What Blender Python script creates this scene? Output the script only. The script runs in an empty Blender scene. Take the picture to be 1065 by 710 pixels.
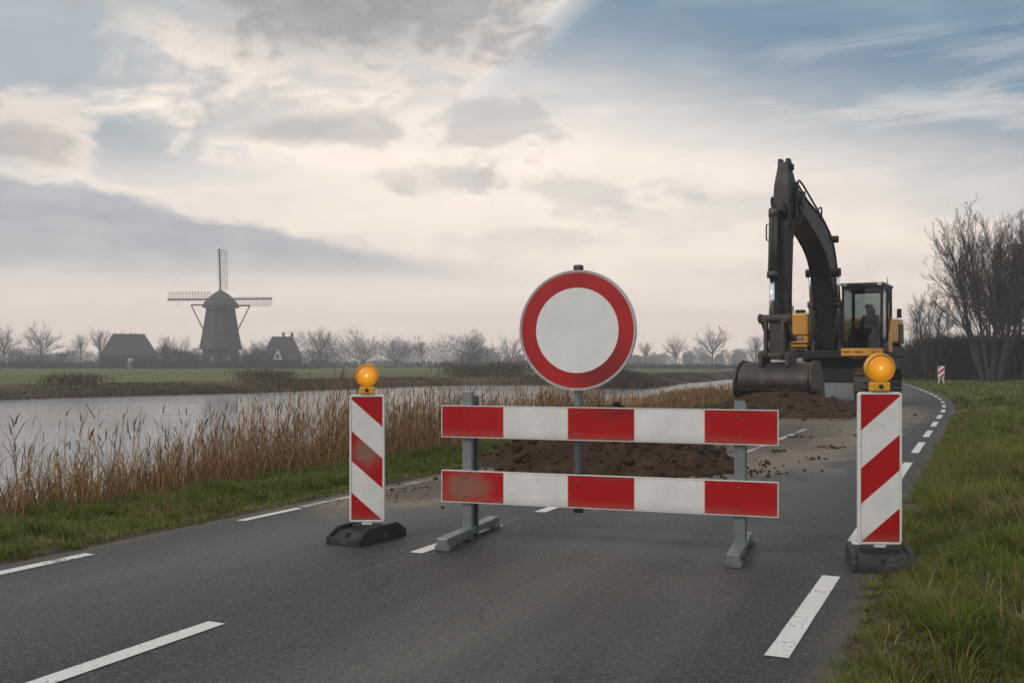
import bpy, math, random
import numpy as np
from mathutils import Vector, Matrix, Euler, noise as mnoise

R = math.radians
rng = np.random.default_rng(7)
random.seed(7)
scene = bpy.context.scene
COL = scene.collection
H = 1.3            # eye height

# ------------------------------------------------------------------ camera
cd = bpy.data.cameras.new('camera')
cam = bpy.data.objects.new('camera', cd)
COL.objects.link(cam)
cam.location = (0, 0, H)
cam.rotation_euler = (R(90), 0, 0)
cd.lens = 35
cd.sensor_width = 36
cd.shift_y = 22 / 1065
cd.clip_end = 5000
scene.camera = cam
F = 35 / 36 * 1065

def at(px, py, z=0.0):
    """ground point seen at a photo pixel"""
    D = F * (H - z) / (py - 377.0)
    return (px - 532.5) / F * D, D

# ------------------------------------------------------------------ node helpers
class S:
    """a float socket with arithmetic"""
    def __init__(s, nt, sock): s.nt, s.k = nt, sock
    def _m(s, op, *a):
        n = s.nt.nodes.new('ShaderNodeMath'); n.operation = op
        for i, v in enumerate((s,) + a):
            if isinstance(v, S): s.nt.links.new(v.k, n.inputs[i])
            else: n.inputs[i].default_value = v
        return S(s.nt, n.outputs[0])
    def __add__(s, o): return s._m('ADD', o)
    __radd__ = __add__
    def __sub__(s, o): return s._m('SUBTRACT', o)
    def __rsub__(s, o): return (s * -1.0) + o
    def __mul__(s, o): return s._m('MULTIPLY', o)
    __rmul__ = __mul__
    def __truediv__(s, o): return s._m('DIVIDE', o)
    def max(s, o): return s._m('MAXIMUM', o)
    def min(s, o): return s._m('MINIMUM', o)
    def pw(s, o): return s._m('POWER', o)
    def sqrt(s): return s._m('SQRT')
    def exp(s): return s._m('EXPONENT')
    def fract(s): return s._m('FRACT')
    def abs(s): return s._m('ABSOLUTE')
    def lt(s, o): return s._m('LESS_THAN', o)
    def gt(s, o): return s._m('GREATER_THAN', o)
    def step(s, a, b, lo=0.0, hi=1.0):
        n = s.nt.nodes.new('ShaderNodeMapRange'); n.interpolation_type = 'SMOOTHSTEP'
        s.nt.links.new(s.k, n.inputs[0])
        n.inputs[1].default_value = a; n.inputs[2].default_value = b
        n.inputs[3].default_value = lo; n.inputs[4].default_value = hi
        return S(s.nt, n.outputs[0])
    def lin(s, a, b, lo=0.0, hi=1.0):
        n = s.nt.nodes.new('ShaderNodeMapRange')
        s.nt.links.new(s.k, n.inputs[0])
        n.inputs[1].default_value = a; n.inputs[2].default_value = b
        n.inputs[3].default_value = lo; n.inputs[4].default_value = hi
        return S(s.nt, n.outputs[0])

def mixc(nt, f, a, b, mode='MIX'):
    n = nt.nodes.new('ShaderNodeMix'); n.data_type = 'RGBA'; n.blend_type = mode
    for i, v in ((0, f), (6, a), (7, b)):
        if isinstance(v, S): nt.links.new(v.k, n.inputs[i])
        elif hasattr(v, 'is_output'): nt.links.new(v, n.inputs[i])
        elif isinstance(v, (int, float)): n.inputs[i].default_value = v
        else: n.inputs[i].default_value = (*v, 1)
    return n.outputs[2]

def texnoise(nt, vec, scale, detail=4, rough=.55, stretch=None, rot=None, dist=0.0):
    if stretch or rot:
        m = nt.nodes.new('ShaderNodeMapping')
        if stretch: m.inputs['Scale'].default_value = stretch
        if rot: m.inputs['Rotation'].default_value = rot
        nt.links.new(vec, m.inputs[0]); vec = m.outputs[0]
    n = nt.nodes.new('ShaderNodeTexNoise')
    n.inputs['Scale'].default_value = scale; n.inputs['Detail'].default_value = detail
    n.inputs['Roughness'].default_value = rough; n.inputs['Distortion'].default_value = dist
    if vec is not None: nt.links.new(vec, n.inputs['Vector'])
    return S(nt, n.outputs['Fac'])

def comb(nt, x, y, z):
    n = nt.nodes.new('ShaderNodeCombineXYZ')
    for i, v in enumerate((x, y, z)):
        if isinstance(v, S): nt.links.new(v.k, n.inputs[i])
        else: n.inputs[i].default_value = v
    return n.outputs[0]

def newmat(name):
    m = bpy.data.materials.new(name); m.use_nodes = True
    nt = m.node_tree
    b = nt.nodes['Principled BSDF']
    return m, nt, b

def objcoord(nt):
    n = nt.nodes.new('ShaderNodeTexCoord'); return n.outputs['Object']

def poscoord(nt):
    n = nt.nodes.new('ShaderNodeNewGeometry'); return n.outputs['Position']

def bump(nt, b, h, strength=.3, dist=.01):
    n = nt.nodes.new('ShaderNodeBump'); n.inputs['Strength'].default_value = strength
    n.inputs['Distance'].default_value = dist
    nt.links.new(h.k, n.inputs['Height']); nt.links.new(n.outputs[0], b.inputs['Normal'])

def simple(name, col, rough=.5, metal=0.0, var=.25, scale=6, dirt=None, dirtamt=.5, bmp=0.0, spec=.5):
    """weathered painted / metal / rubber surface"""
    m, nt, b = newmat(name)
    c = objcoord(nt)
    n = texnoise(nt, c, scale, 6, .62)
    n2 = texnoise(nt, c, scale * 6, 4, .6)
    out = mixc(nt, n.lin(.3, .7), tuple(v * (1 - var) for v in col), tuple(min(1, v * (1 + var * .6)) for v in col))
    if dirt:
        d = (n * .65 + n2 * .35).step(.5, .66) * dirtamt
        out = mixc(nt, d, out, dirt)
    nt.links.new(out, b.inputs['Base Color'])
    nt.links.new((n2.lin(.25, .75, max(.03, rough - .12), min(1, rough + .14))).k, b.inputs['Roughness'])
    b.inputs['Metallic'].default_value = metal
    b.inputs['Specular IOR Level'].default_value = spec
    if bmp: bump(nt, b, n2, bmp, .004)
    return m

# ------------------------------------------------------------------ mesh builder
class MB:
    def __init__(s): s.v, s.f, s.m, s.sm = [], [], [], []
    def add(s, vs, fs, mi=0, smooth=False, M=None):
        o = len(s.v)
        for p in vs:
            p = Vector(p)
            if M is not None: p = M @ p
            s.v.append(p[:])
        for f in fs:
            s.f.append([i + o for i in f]); s.m.append(mi); s.sm.append(smooth)
        return s
    def box(s, c, d, M=None, mi=0, taper=None):
        x, y, z = d[0] / 2, d[1] / 2, d[2] / 2
        tx, ty = taper or (1, 1)
        vs = [(sx * x * (tx if sz > 0 else 1) + c[0], sy * y * (ty if sz > 0 else 1) + c[1], sz * z + c[2])
              for sz in (-1, 1) for sy in (-1, 1) for sx in (-1, 1)]
        fs = [(0, 2, 3, 1), (4, 5, 7, 6), (0, 1, 5, 4), (2, 6, 7, 3), (0, 4, 6, 2), (1, 3, 7, 5)]
        return s.add(vs, fs, mi, False, M)
    def prism(s, prof, y0, y1, M=None, mi=0, smooth=False, flare=0.0):
        """profile in x,z extruded along y"""
        n = len(prof)
        a = sum(prof[i][0] * prof[(i + 1) % n][1] - prof[(i + 1) % n][0] * prof[i][1] for i in range(n))
        if a > 0: prof = prof[::-1]
        vs = [(p[0], y0, p[1]) for p in prof] + [(p[0], y1, p[1]) for p in prof]
        fs = [tuple(range(n))[::-1], tuple(range(n, 2 * n))]
        s.add(vs, [fs[0]], mi, False, M) if False else None
        o = len(s.v)
        sides = [(i, (i + 1) % n, n + (i + 1) % n, n + i) for i in range(n)]
        s.add(vs, fs, mi, False, M)
        for f in sides:
            s.f.append([i + o for i in f]); s.m.append(mi); s.sm.append(smooth)
        return s
    def tube(s, pts, rad, n=8, mi=0, M=None, smooth=True, caps=True):
        pts = [Vector(p) for p in pts]
        if not hasattr(rad, '__len__'): rad = [rad] * len(pts)
        vs, fs = [], []
        up = None
        for i, p in enumerate(pts):
            t = (pts[min(i + 1, len(pts) - 1)] - pts[max(i - 1, 0)])
            if t.length < 1e-9: t = Vector((0, 0, 1))
            t.normalize()
            if up is None:
                up = Vector((0, 0, 1)) if abs(t.z) < .9 else Vector((1, 0, 0))
            a = t.cross(up)
            if a.length < 1e-6: a = t.orthogonal()
            a.normalize(); b = a.cross(t); up = b
            for k in range(n):
                w = 2 * math.pi * k / n
                vs.append(p + (a * math.cos(w) + b * math.sin(w)) * rad[i])
        for i in range(len(pts) - 1):
            for k in range(n):
                k2 = (k + 1) % n
                fs.append((i * n + k, i * n + k2, (i + 1) * n + k2, (i + 1) * n + k))
        o = len(s.v)
        s.add(vs, fs, mi, smooth, M)
        if caps:
            s.f.append([o + k for k in range(n)][::-1]); s.m.append(mi); s.sm.append(False)
            e = o + (len(pts) - 1) * n
            s.f.append([e + k for k in range(n)]); s.m.append(mi); s.sm.append(False)
        return s
    def lathe(s, prof, n=32, M=None, mi=0, smooth=True):
        """profile (r, z) turned round the z axis"""
        vs, fs = [], []
        for r, z in prof:
            for k in range(n):
                w = 2 * math.pi * k / n
                vs.append((r * math.cos(w), r * math.sin(w), z))
        for i in range(len(prof) - 1):
            for k in range(n):
                k2 = (k + 1) % n
                fs.append((i * n + k, i * n + k2, (i + 1) * n + k2, (i + 1) * n + k))
        o = len(s.v)
        s.add(vs, fs, mi, smooth, M)
        if prof[0][0] > 1e-4: s.f.append([o + k for k in range(n)][::-1]); s.m.append(mi); s.sm.append(False)
        if prof[-1][0] > 1e-4:
            e = o + (len(prof) - 1) * n
            s.f.append([e + k for k in range(n)]); s.m.append(mi); s.sm.append(False)
        return s
    def build(s, name, mats, parent=None, bevel=0.0, loc=None, rot=None):
        me = bpy.data.meshes.new(name)
        me.from_pydata(s.v, [], s.f)
        if not isinstance(mats, (list, tuple)): mats = [mats]
        for m in mats: me.materials.append(m)
        me.polygons.foreach_set('material_index', s.m)
        me.polygons.foreach_set('use_smooth', s.sm)
        me.update()
        o = bpy.data.objects.new(name, me); COL.objects.link(o)
        if parent: o.parent = parent
        if loc is not None: o.location = loc
        if rot is not None: o.rotation_euler = rot
        if bevel:
            b = o.modifiers.new('bevel', 'BEVEL'); b.width = bevel; b.segments = 2
            b.limit_method = 'ANGLE'; b.angle_limit = R(35)
        return o

def mesh_np(name, verts, quads, mat, attrs=None, smooth=False, parent=None, uv=None):
    me = bpy.data.meshes.new(name)
    nv, nq = len(verts), len(quads)
    me.vertices.add(nv); me.vertices.foreach_set('co', np.ascontiguousarray(verts, np.float32).ravel())
    me.loops.add(nq * 4); me.loops.foreach_set('vertex_index', np.ascontiguousarray(quads, np.int32).ravel())
    me.polygons.add(nq); me.polygons.foreach_set('loop_start', np.arange(nq, dtype=np.int32) * 4)
    me.polygons.foreach_set('use_smooth', np.full(nq, smooth))
    for k, a in (attrs or {}).items():
        if a.ndim == 1:
            at_ = me.attributes.new(k, 'FLOAT', 'POINT'); at_.data.foreach_set('value', a.astype(np.float32))
        else:
            at_ = me.attributes.new(k, 'FLOAT_VECTOR', 'POINT'); at_.data.foreach_set('vector', a.astype(np.float32).ravel())
    me.materials.append(mat)
    me.update(calc_edges=True); me.validate()
    o = bpy.data.objects.new(name, me); COL.objects.link(o)
    if parent: o.parent = parent
    return o

def tag(o, label=None, cat=None, group=None, kind=None):
    if label: o['label'] = label
    if cat: o['category'] = cat
    if group: o['group'] = group
    if kind: o['kind'] = kind
    return o

def thing(name, label, cat, loc=(0, 0, 0), rz=0.0, group=None):
    o = bpy.data.objects.new(name, None); COL.objects.link(o)
    o.location = loc; o.rotation_euler = (0, 0, rz); o.empty_display_size = .3
    return tag(o, label, cat, group)

# ------------------------------------------------------------------ vectorised value noise
def vnoise(x, y, seed=0):
    xi, yi = np.floor(x).astype(np.int64), np.floor(y).astype(np.int64)
    fx, fy = x - xi, y - yi
    fx, fy = fx * fx * (3 - 2 * fx), fy * fy * (3 - 2 * fy)
    def h(a, b):
        n = (a * 374761393 + b * 668265263 + seed * 1274126177) & 0xffffffff
        n = ((n ^ (n >> 13)) * 1274126177) & 0xffffffff
        return ((n ^ (n >> 16)) & 0xffff) / 65535.0
    return (h(xi, yi) * (1 - fx) + h(xi + 1, yi) * fx) * (1 - fy) + (h(xi, yi + 1) * (1 - fx) + h(xi + 1, yi + 1) * fx) * fy

def fbm(x, y, oct=4, seed=0):
    s, a, t = 0, 1.0, 0
    for i in range(oct):
        s = s + a * vnoise(x * 2 ** i, y * 2 ** i, seed + i * 17); t += a; a *= .5
    return s / t
def sstep(x, a, b):
    t = np.clip((x - a) / (b - a), 0, 1); return t * t * (3 - 2 * t)

# ------------------------------------------------------------------ road reference line
DS = 1.0
S0 = -30
sv = np.arange(S0, 330, DS)
head = np.interp(sv, [-100, 28, 44, 66, 110, 170, 330], [25, 25, 19.5, 17.5, 14, 0, -22])
hr = np.radians(head)
refx = np.cumsum(np.sin(hr)) * DS; refy = np.cumsum(np.cos(hr)) * DS
i0 = int(round(-S0 / DS))
refx -= refx[i0]; refy -= refy[i0]
def ref(s):
    return np.interp(s, sv, refx), np.interp(s, sv, refy), np.radians(np.interp(s, sv, head))
def st2w(s, t):
    x, y, h = ref(s)
    return x + t * np.cos(h), y - t * np.sin(h)
def w2st(X, Y):
    X = np.asarray(X, float).ravel(); Y = np.asarray(Y, float).ravel()
    so, to = np.empty_like(X), np.empty_like(X)
    for a in range(0, len(X), 20000):
        x, y = X[a:a + 20000], Y[a:a + 20000]
        d = (x[:, None] - refx[None]) ** 2 + (y[:, None] - refy[None]) ** 2
        k = d.argmin(1)
        dx, dy = x - refx[k], y - refy[k]
        so[a:a + 20000] = sv[k] + dx * np.sin(hr[k]) + dy * np.cos(hr[k])
        to[a:a + 20000] = dx * np.cos(hr[k]) - dy * np.sin(hr[k])
    return so, to
TR, TL = -.50, -5.68    # asphalt edges

# ------------------------------------------------------------------ river
WZ = -.6
near = [st2w(s, -11.2) for s in (-30, 0, 15, 30)] + [at(640, 423, WZ), at(700, 413.5, WZ), at(770, 400, WZ), at(800, 396, WZ)]
far = [at(808, 391.5, WZ), at(770, 393.7, WZ), at(735, 397, WZ), at(700, 400.8, WZ), at(665, 404.5, WZ), at(620, 404, WZ), at(580, 400.5, WZ),
       at(500, 400, WZ), at(400, 403.5, WZ), at(300, 408, WZ), at(150, 412, WZ), at(0, 416.5, WZ), (-45, 33), (-60, 5), (-68, -30)]
RIV = np.array([(float(a), float(b)) for a, b in near + far])
def river_sd(X, Y):
    n = len(RIV)
    d = np.full(X.shape, 1e9); inside = np.zeros(X.shape, bool)
    for i in range(n):
        ax, ay = RIV[i]; bx, by = RIV[(i + 1) % n]
        ex, ey = bx - ax, by - ay
        t = np.clip(((X - ax) * ex + (Y - ay) * ey) / (ex * ex + ey * ey), 0, 1)
        d = np.minimum(d, np.hypot(X - ax - t * ex, Y - ay - t * ey))
        c = ((ay > Y) != (by > Y)) & (X < (bx - ax) * (Y - ay) / (by - ay + 1e-12) + ax)
        inside ^= c
    return np.where(inside, -d, d)

def terrain(X, Y, full=False):
    sh = X.shape
    X = X.ravel(); Y = Y.ravel()
    s, t = w2st(X, Y)
    d = river_sd(X, Y)
    d = d + (fbm(X * .35, Y * .35, 3, 5) - .5) * 1.6 * sstep(np.abs(d), 0, 40) + (fbm(X * .9, Y * .9, 2, 9) - .5) * .8
    z = np.where(d < 0, WZ - .06 - np.minimum(1.0, -d * .35), WZ - .06 + (-WZ + .0) * sstep(d, 0, 4.2))
    z = z + (fbm(X * .8, Y * .8, 4, 3) - .5) * .10 * sstep(d, 1, 6) * (1 + sstep(np.hypot(X, Y), 30, 120))
    # right hand verge
    r = sstep(t, TR, TR + .5)
    far_r = np.exp(-np.maximum(s - 30, 0) / 40)
    berm = .36 * np.exp(-((t - .42) / .48) ** 2 - ((s - 10.4) / 1.15) ** 2) + .16 * np.exp(-((t - .7) / .6) ** 2 - ((s - 13.2) / 1.3) ** 2) \
        + .10 * np.exp(-((t - .2) / .5) ** 2 - ((s - 6.7) / .9) ** 2) + .12 * np.exp(-((t - .5) / .6) ** 2 - ((s - 17.5) / 2.0) ** 2)
    bumps = (fbm(X * 1.5, Y * 1.5, 4, 21) - .5) * .46
    zr = z + r * (.05 + .10 * sstep(t, 0, 3) + bumps * far_r + berm)
    z = np.where(t > TR - .05, zr, z)
    # left verge
    lft = sstep(-t, -TL, -TL + .5) * sstep(d, .5, 2.5)
    z = np.where(t < TL, z + lft * (.03 + (fbm(X * 2.5, Y * 2.5, 3, 41) - .5) * .10 * np.exp(-np.maximum(s - 30, 0) / 40)), z)
    road = sstep(t, TL - .25, TL + .05) * (1 - sstep(t, TR - .05, TR + .22))
    z = z * (1 - road) + (-.045) * road
    # crumbling soil shoulder that laps over the asphalt edges
    nz = fbm(X * 3.1, Y * 3.1, 3, 55)
    nearby = np.exp(-np.maximum(s - 20, 0) / 25)
    z = z + nearby * (.075 * np.exp(-((t - TR - .10) / .15) ** 2) + .065 * np.exp(-((t - TL + .10) / .15) ** 2)) * (.35 + 1.3 * nz)
    if full: return z.reshape(sh), s.reshape(sh), t.reshape(sh), d.reshape(sh)
    return z.reshape(sh)

def axis(lo, a, b, hi, step, g):
    mid = list(np.arange(a, b, step))
    x, st, up = b, step, []
    while x < hi: up.append(x); st *= g; x += st
    up.append(hi)
    x, st, dn = a - step, step, []
    while x > lo: dn.append(x); st *= g; x -= st
    dn.append(lo)
    return np.array(dn[::-1] + mid + up)
GX = axis(-600, -9, 11, 600, .13, 1.026)
GY = axis(-60, 2.5, 26, 640, .13, 1.022)
gx, gy = np.meshgrid(GX, GY)
gz, gs, gt, gd = terrain(gx, gy, True)
nx, ny = len(GX), len(GY)
idx = np.arange(nx * ny).reshape(ny, nx)
quads = np.stack([idx[:-1, :-1], idx[:-1, 1:], idx[1:, 1:], idx[1:, :-1]], -1).reshape(-1, 4)
# true ground cover by zone: soil, short grass, wintry bank, field
X, Y = gx.ravel(), gy.ravel(); s_, t_, d_ = gs.ravel(), gt.ravel(), gd.ravel()
def c3(*c): return np.array(c, float)[None]
fld = c3(.105, .118, .036); soil = c3(.062, .045, .030); gr = c3(.075, .082, .026); bank = c3(.085, .062, .036); mud = c3(.05, .042, .03)
n1 = fbm(X * .9, Y * .9, 4, 61)[:, None]; n2 = fbm(X * .06, Y * .025, 3, 71)[:, None]; n3 = fbm(X * 4, Y * 4, 2, 81)[:, None]
colr = fld * (.72 + .56 * n2) * (1 - .25 * (n1 - .5))
strip = sstep(fbm(X * .012, Y * .09, 3, 91), .52, .66)[:, None] * sstep(Y, 70, 130)[:, None]
colr = colr * (1 - strip * .45) + c3(.10, .085, .045) * strip * .45
nr = sstep(np.hypot(X, Y), 40, 70)[:, None]
colr = gr * (.7 + .6 * n1) * (1 - nr) + colr * nr
w = (sstep(d_, 13, 7) * sstep(t_, TL - 1.5, TL - 2.6))[:, None]
colr = colr * (1 - w) + bank * (.6 + .8 * n1) * w
edge = np.maximum(sstep(t_, TL - .9, TL - .1) * (t_ < TR), sstep(-t_, -(TR + .75), -(TR + .1)) * (t_ > TL))[:, None] * sstep(n3 * .6 + n1 * .5, .3, .6)
colr = colr * (1 - edge) + soil * (.7 + .6 * n3) * edge
wet = sstep(-d_, -.8, .2)[:, None]
colr = colr * (1 - wet) + mud * wet
m, nt, b = newmat('grassland')
a = nt.nodes.new('ShaderNodeAttribute'); a.attribute_name = 'cover'
p = poscoord(nt)
nn = texnoise(nt, p, 9, 6, .7); nl = texnoise(nt, p, .8, 5, .6)
out = mixc(nt, 1.0, a.outputs['Vector'], mixc(nt, nn.lin(.3, .72), (.55, .55, .55), (1.3, 1.28, 1.2)), 'MULTIPLY')
out = mixc(nt, nl.step(.5, .72) * .35, out, (.10, .075, .04))
nt.links.new(out, b.inputs['Base Color']); b.inputs['Roughness'].default_value = .95
b.inputs['Specular IOR Level'].default_value = .15
bump(nt, b, nn, .8, .03)
g = mesh_np('ground', np.stack([X, Y, gz.ravel()], -1), quads, m, {'cover': colr}, True)
tag(g, 'grass verges, river banks and flat green fields', 'ground', kind='structure')

# water
m, nt, b = newmat('river_water')
p = poscoord(nt)
b.inputs['Base Color'].default_value = (.29, .30, .305, 1)
b.inputs['Roughness'].default_value = .06
b.inputs['IOR'].default_value = 2.3
w1 = texnoise(nt, p, 1.6, 4, .6, stretch=(1, 2.6, 1), rot=(0, 0, R(-25)))
w2 = texnoise(nt, p, .12, 3, .5)
bump(nt, b, w1 * w2.lin(.35, .65, .35, 1.0), .5, .08)
mb = MB()
pts = [(float(x), float(y), WZ) for x, y in RIV]
c = RIV.mean(0)
mb.v = [(x + 0, y, z) for x, y, z in pts]
# simple widened sheet that covers the bed; the banks rise through it
xs = np.linspace(-110, 75, 60); ys = np.linspace(-30, 175, 60)
wx, wy = np.meshgrid(xs, ys)
sd = river_sd(wx, wy)
vi = np.arange(3600).reshape(60, 60)
q = np.stack([vi[:-1, :-1], vi[:-1, 1:], vi[1:, 1:], vi[1:, :-1]], -1).reshape(-1, 4)
keep = (np.minimum.reduce([sd.ravel()[q[:, k]] for k in range(4)]) < 3.0)
ws, wt = w2st(wx, wy)
keep &= np.all(wt[q] < TL - 1.2, axis=1)
o = mesh_np('river', np.stack([wx.ravel(), wy.ravel(), np.full(3600, WZ)], -1), q[keep], m)
tag(o, 'calm grey river reflecting the cloudy sky', 'river', kind='structure')

# ------------------------------------------------------------------ road
ASPH = (.047, .045, .0435)
m, nt, b = newmat('asphalt')
a = nt.nodes.new('ShaderNodeAttribute'); a.attribute_name = 'st'
sep = nt.nodes.new('ShaderNodeSeparateXYZ'); nt.links.new(a.outputs['Vector'], sep.inputs[0])
ss, tt = S(nt, sep.outputs[0]), S(nt, sep.outputs[1])
p = poscoord(nt)
fine = texnoise(nt, p, 160, 3, .8); mid = texnoise(nt, p, 38, 4, .7); low = texnoise(nt, p, .7, 5, .6)
lng = texnoise(nt, a.outputs['Vector'], 1.0, 5, .6, stretch=(.10, 1.7, 1))
vor = nt.nodes.new('ShaderNodeTexVoronoi'); vor.inputs['Scale'].default_value = 88; nt.links.new(p, vor.inputs['Vector'])
vsp = nt.nodes.new('ShaderNodeSeparateColor'); nt.links.new(vor.outputs['Color'], vsp.inputs[0])
stone = S(nt, vsp.outputs[0])
base = mixc(nt, lng.lin(.3, .7), tuple(v * .58 for v in ASPH), tuple(v * 1.50 for v in ASPH))
base = mixc(nt, low.lin(.3, .7) * .6, base, tuple(v * .80 for v in ASPH))
wave = ((tt * 2.45 + 5.2 + (low - .5) * 1.6)._m('COSINE') * .5 + .5)
base = mixc(nt, 1.0, base, mixc(nt, wave, (.58, .58, .59), (1.42, 1.40, 1.36)), 'MULTIPLY')
# tyre polished bands
wt_ = ((tt + 2.95).abs().step(.0, .32, 1, 0) + (tt + 1.35).abs().step(.0, .32, 1, 0) + (tt + 4.9).abs().step(.0, .3, 1, 0)).min(1.0)
base = mixc(nt, wt_ * lng.lin(.35, .65) * .35, base, tuple(v * 1.7 for v in ASPH))
base = mixc(nt, (stone.step(.70, .99)) * .5, base, (.14, .135, .127))
base = mixc(nt, (stone.step(.30, .02)) * .5, base, (.010, .010, .010))
base = mixc(nt, (fine * .5 + mid * .5).step(.44, .3) * .6, base, (.03, .03, .03))
# longitudinal joint and a few hairline cracks
wob = texnoise(nt, a.outputs['Vector'], 1.3, 4, .6)
crk = ((tt + 3.02 + wob * .25 - .12).abs()).step(.002, .010, 1, 0) * texnoise(nt, p, 1.2, 3).step(.55, .7) * .6
vc = nt.nodes.new('ShaderNodeTexVoronoi'); vc.feature = 'DISTANCE_TO_EDGE'; vc.inputs['Scale'].default_value = .42
dn = nt.nodes.new('ShaderNodeTexNoise'); dn.inputs['Scale'].default_value = 2.2; dn.inputs['Detail'].default_value = 5
nt.links.new(p, dn.inputs['Vector'])
pv = mixc(nt, .22, p, dn.outputs['Color'], 'LINEAR_LIGHT')
nt.links.new(pv, vc.inputs['Vector'])
crk = crk.max(S(nt, vc.outputs['Distance']).step(.0015, .006, 1, 0) * texnoise(nt, p, .35, 2).step(.52, .62))
base = mixc(nt, crk * .55, base, (.02, .02, .02))
# ghost of an old centre line, mostly worn away
old = (tt + 3.47 + (wob - .5) * .05).abs().step(.018, .034, 1, 0) * (ss - 4.9).gt(0) * (ss - 7.6).lt(0)
base = mixc(nt, old * (fine * .4 + mid * .6).step(.50, .60) * wob.step(.4, .62) * .8, base, (.38, .37, .35))
# soil dragged over the road by the digging
def ell(s0, t0, rs, rt):
    u = (ss - s0) / rs; v = (tt - t0) / rt
    return (u * u + v * v).sqrt()
dn1 = texnoise(nt, a.outputs['Vector'], 1.0, 6, .7, stretch=(.9, 1.6, 1)); dn2 = texnoise(nt, p, 14, 5, .7)
film = (1.0 - ell(17.6, -3.5, 9.2, 2.5)).max((1.0 - ell(9.2, -5.1, 2.4, .9))).max((1.0 - ell(26, -3.2, 9, 2.6)) * .8)
fmask = (film * 1.5 + (dn1 - .5) * 1.5).step(.0, .50) * .94
base = mixc(nt, fmask * dn2.lin(.2, .6, .75, 1.0), base, mixc(nt, dn2.lin(.3, .7), (.135, .102, .071), (.23, .180, .130)))
crumb = (film * .85 + (dn2 - .5) * 1.6 + (dn1 - .5) * .8).step(.42, .52)
base = mixc(nt, crumb * .75, base, (.055, .036, .023))
# soil along the ragged road edges
eg = ((tt - TR).abs().min((tt - TL).abs()) + (dn1 - .5) * .5 + (dn2 - .5) * .2).step(.02, .22, 1, 0)
base = mixc(nt, eg * .8, base, mixc(nt, dn2.lin(.3, .7), (.045, .036, .027), (.10, .082, .060)))
nt.links.new(base, b.inputs['Base Color'])
nt.links.new((mid.lin(.3, .7, .52, .74) + fmask * .1).k, b.inputs['Roughness'])
b.inputs['Specular IOR Level'].default_value = .42
bump(nt, b, stone * .6 + fine * .5 + mid * .4 + crumb * 1.5, .55, .006)
asphalt = m
def ribbon(name, s_arr, t_arr2, z, mat):
    """t_arr2: function s -> (K,) lateral positions"""
    V, A = [], []
    for s in s_arr:
        ts = t_arr2(s)
        for t in ts:
            x, y = st2w(s, t); V.append((float(x), float(y), z)); A.append((s, t, 0))
    K = len(t_arr2(s_arr[0])); n = len(s_arr)
    ii = np.arange(n * K).reshape(n, K)
    q = np.stack([ii[:-1, :-1], ii[:-1, 1:], ii[1:, 1:], ii[1:, :-1]], -1).reshape(-1, 4)
    return mesh_np(name, np.array(V), q, mat, {'st': np.array(A)}, True)
def jit(s, k): return .035 * mnoise.noise(Vector((s * .9, k, 0))) + .012 * mnoise.noise(Vector((s * 6.1, k, 3)))
sa = np.concatenate([np.arange(-15, 40, .06), np.arange(40, 325, 1.0)])
o = ribbon('road', sa, lambda s: np.array([TL + jit(s, 1)] + list(np.linspace(-5.4, -.8, 8)) + [TR + jit(s, 7)]), 0.0, asphalt)
tag(o, 'worn asphalt country road smeared with soil', 'road', kind='structure')

def paint(name, wear):
    m, nt, b = newmat(name)
    p = poscoord(nt)
    n = texnoise(nt, p, 30, 6, .75); l = texnoise(nt, p, 2.2, 4, .6); f = texnoise(nt, p, 150, 2, .7)
    k = (n * .55 + l * .45 + f * .15).step(.66 - wear * .22, .74 - wear * .14)
    c = mixc(nt, l.lin(.3, .7), (.52, .51, .49), (.68, .67, .65))
    c = mixc(nt, k, c, tuple(v * .95 for v in ASPH))
    nt.links.new(c, b.inputs['Base Color']); b.inputs['Roughness'].default_value = .65
    bump(nt, b, f + n, .3, .003)
    return m
P1, P2 = paint('road_paint', .24), paint('thin_road_paint', .75)
def mark(name, t0, s0, s1, wdt, mat, slant=0.0):
    n = max(2, int((s1 - s0) / .25) + 1)
    V, A = [], []
    for i in range(n):
        for k in (-1, 1):
            s = s0 + (s1 - s0) * i / (n - 1) + slant * k
            t = t0 + k * wdt / 2 + .004 * mnoise.noise(Vector((s * 3, t0, k)))
            x, y = st2w(s, t); V.append((float(x), float(y), .004)); A.append((s, t, 0))
    ii = np.arange(n * 2).reshape(n, 2)
    q = np.stack([ii[:-1, 0], ii[:-1, 1], ii[1:, 1], ii[1:, 0]], -1)
    return mesh_np(name, np.array(V), q, mat, {'st': np.array(A)})
def marks(lst, name, label):
    for i, a_ in enumerate(lst):
        o = mark(name, *a_); tag(o, label, 'road marking', 'road markings', 'structure')
def s_of(px, py):
    x, y = at(px, py); return float(w2st(np.array([x]), np.array([y]))[0][0])
# right hand dashes: about 1.9 m with 1.3 m gaps
sd1 = [(s_of(806, 683), s_of(863, 599)), (s_of(885, 566), s_of(912, 527)), (s_of(937, 500), s_of(948, 481)), (s_of(951, 471), s_of(961, 460))]
last = sd1[-1][1] + 1.3
while last < 90:
    sd1.append((last, last + (1.8 if last < 34 else 1.9))); last += 3.15
sd1.insert(0, (sd1[0][0] - 3.2, sd1[0][0] - 1.3))
marks([(-.8, a_, b_, .105, P1) for a_, b_ in sd1], 'edge_dash', 'white dashes along the right edge of the road')
marks([(-3.44, s_of(-120, 768), s_of(222, 647), .11, P1), (-3.47, s_of(428, 574.5), s_of(520, 546), .10, P1), (-3.44, s_of(553, 532), s_of(580, 526), .10, P1),
       (-3.02, s_of(760, 476), s_of(846, 446), .085, P2), (-3.0, 30, 32, .1, P1), (-3.0, 36, 38, .1, P1), (-3.0, 42, 44, .1, P1)], 'centre_line', 'white centre line of the road')
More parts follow.
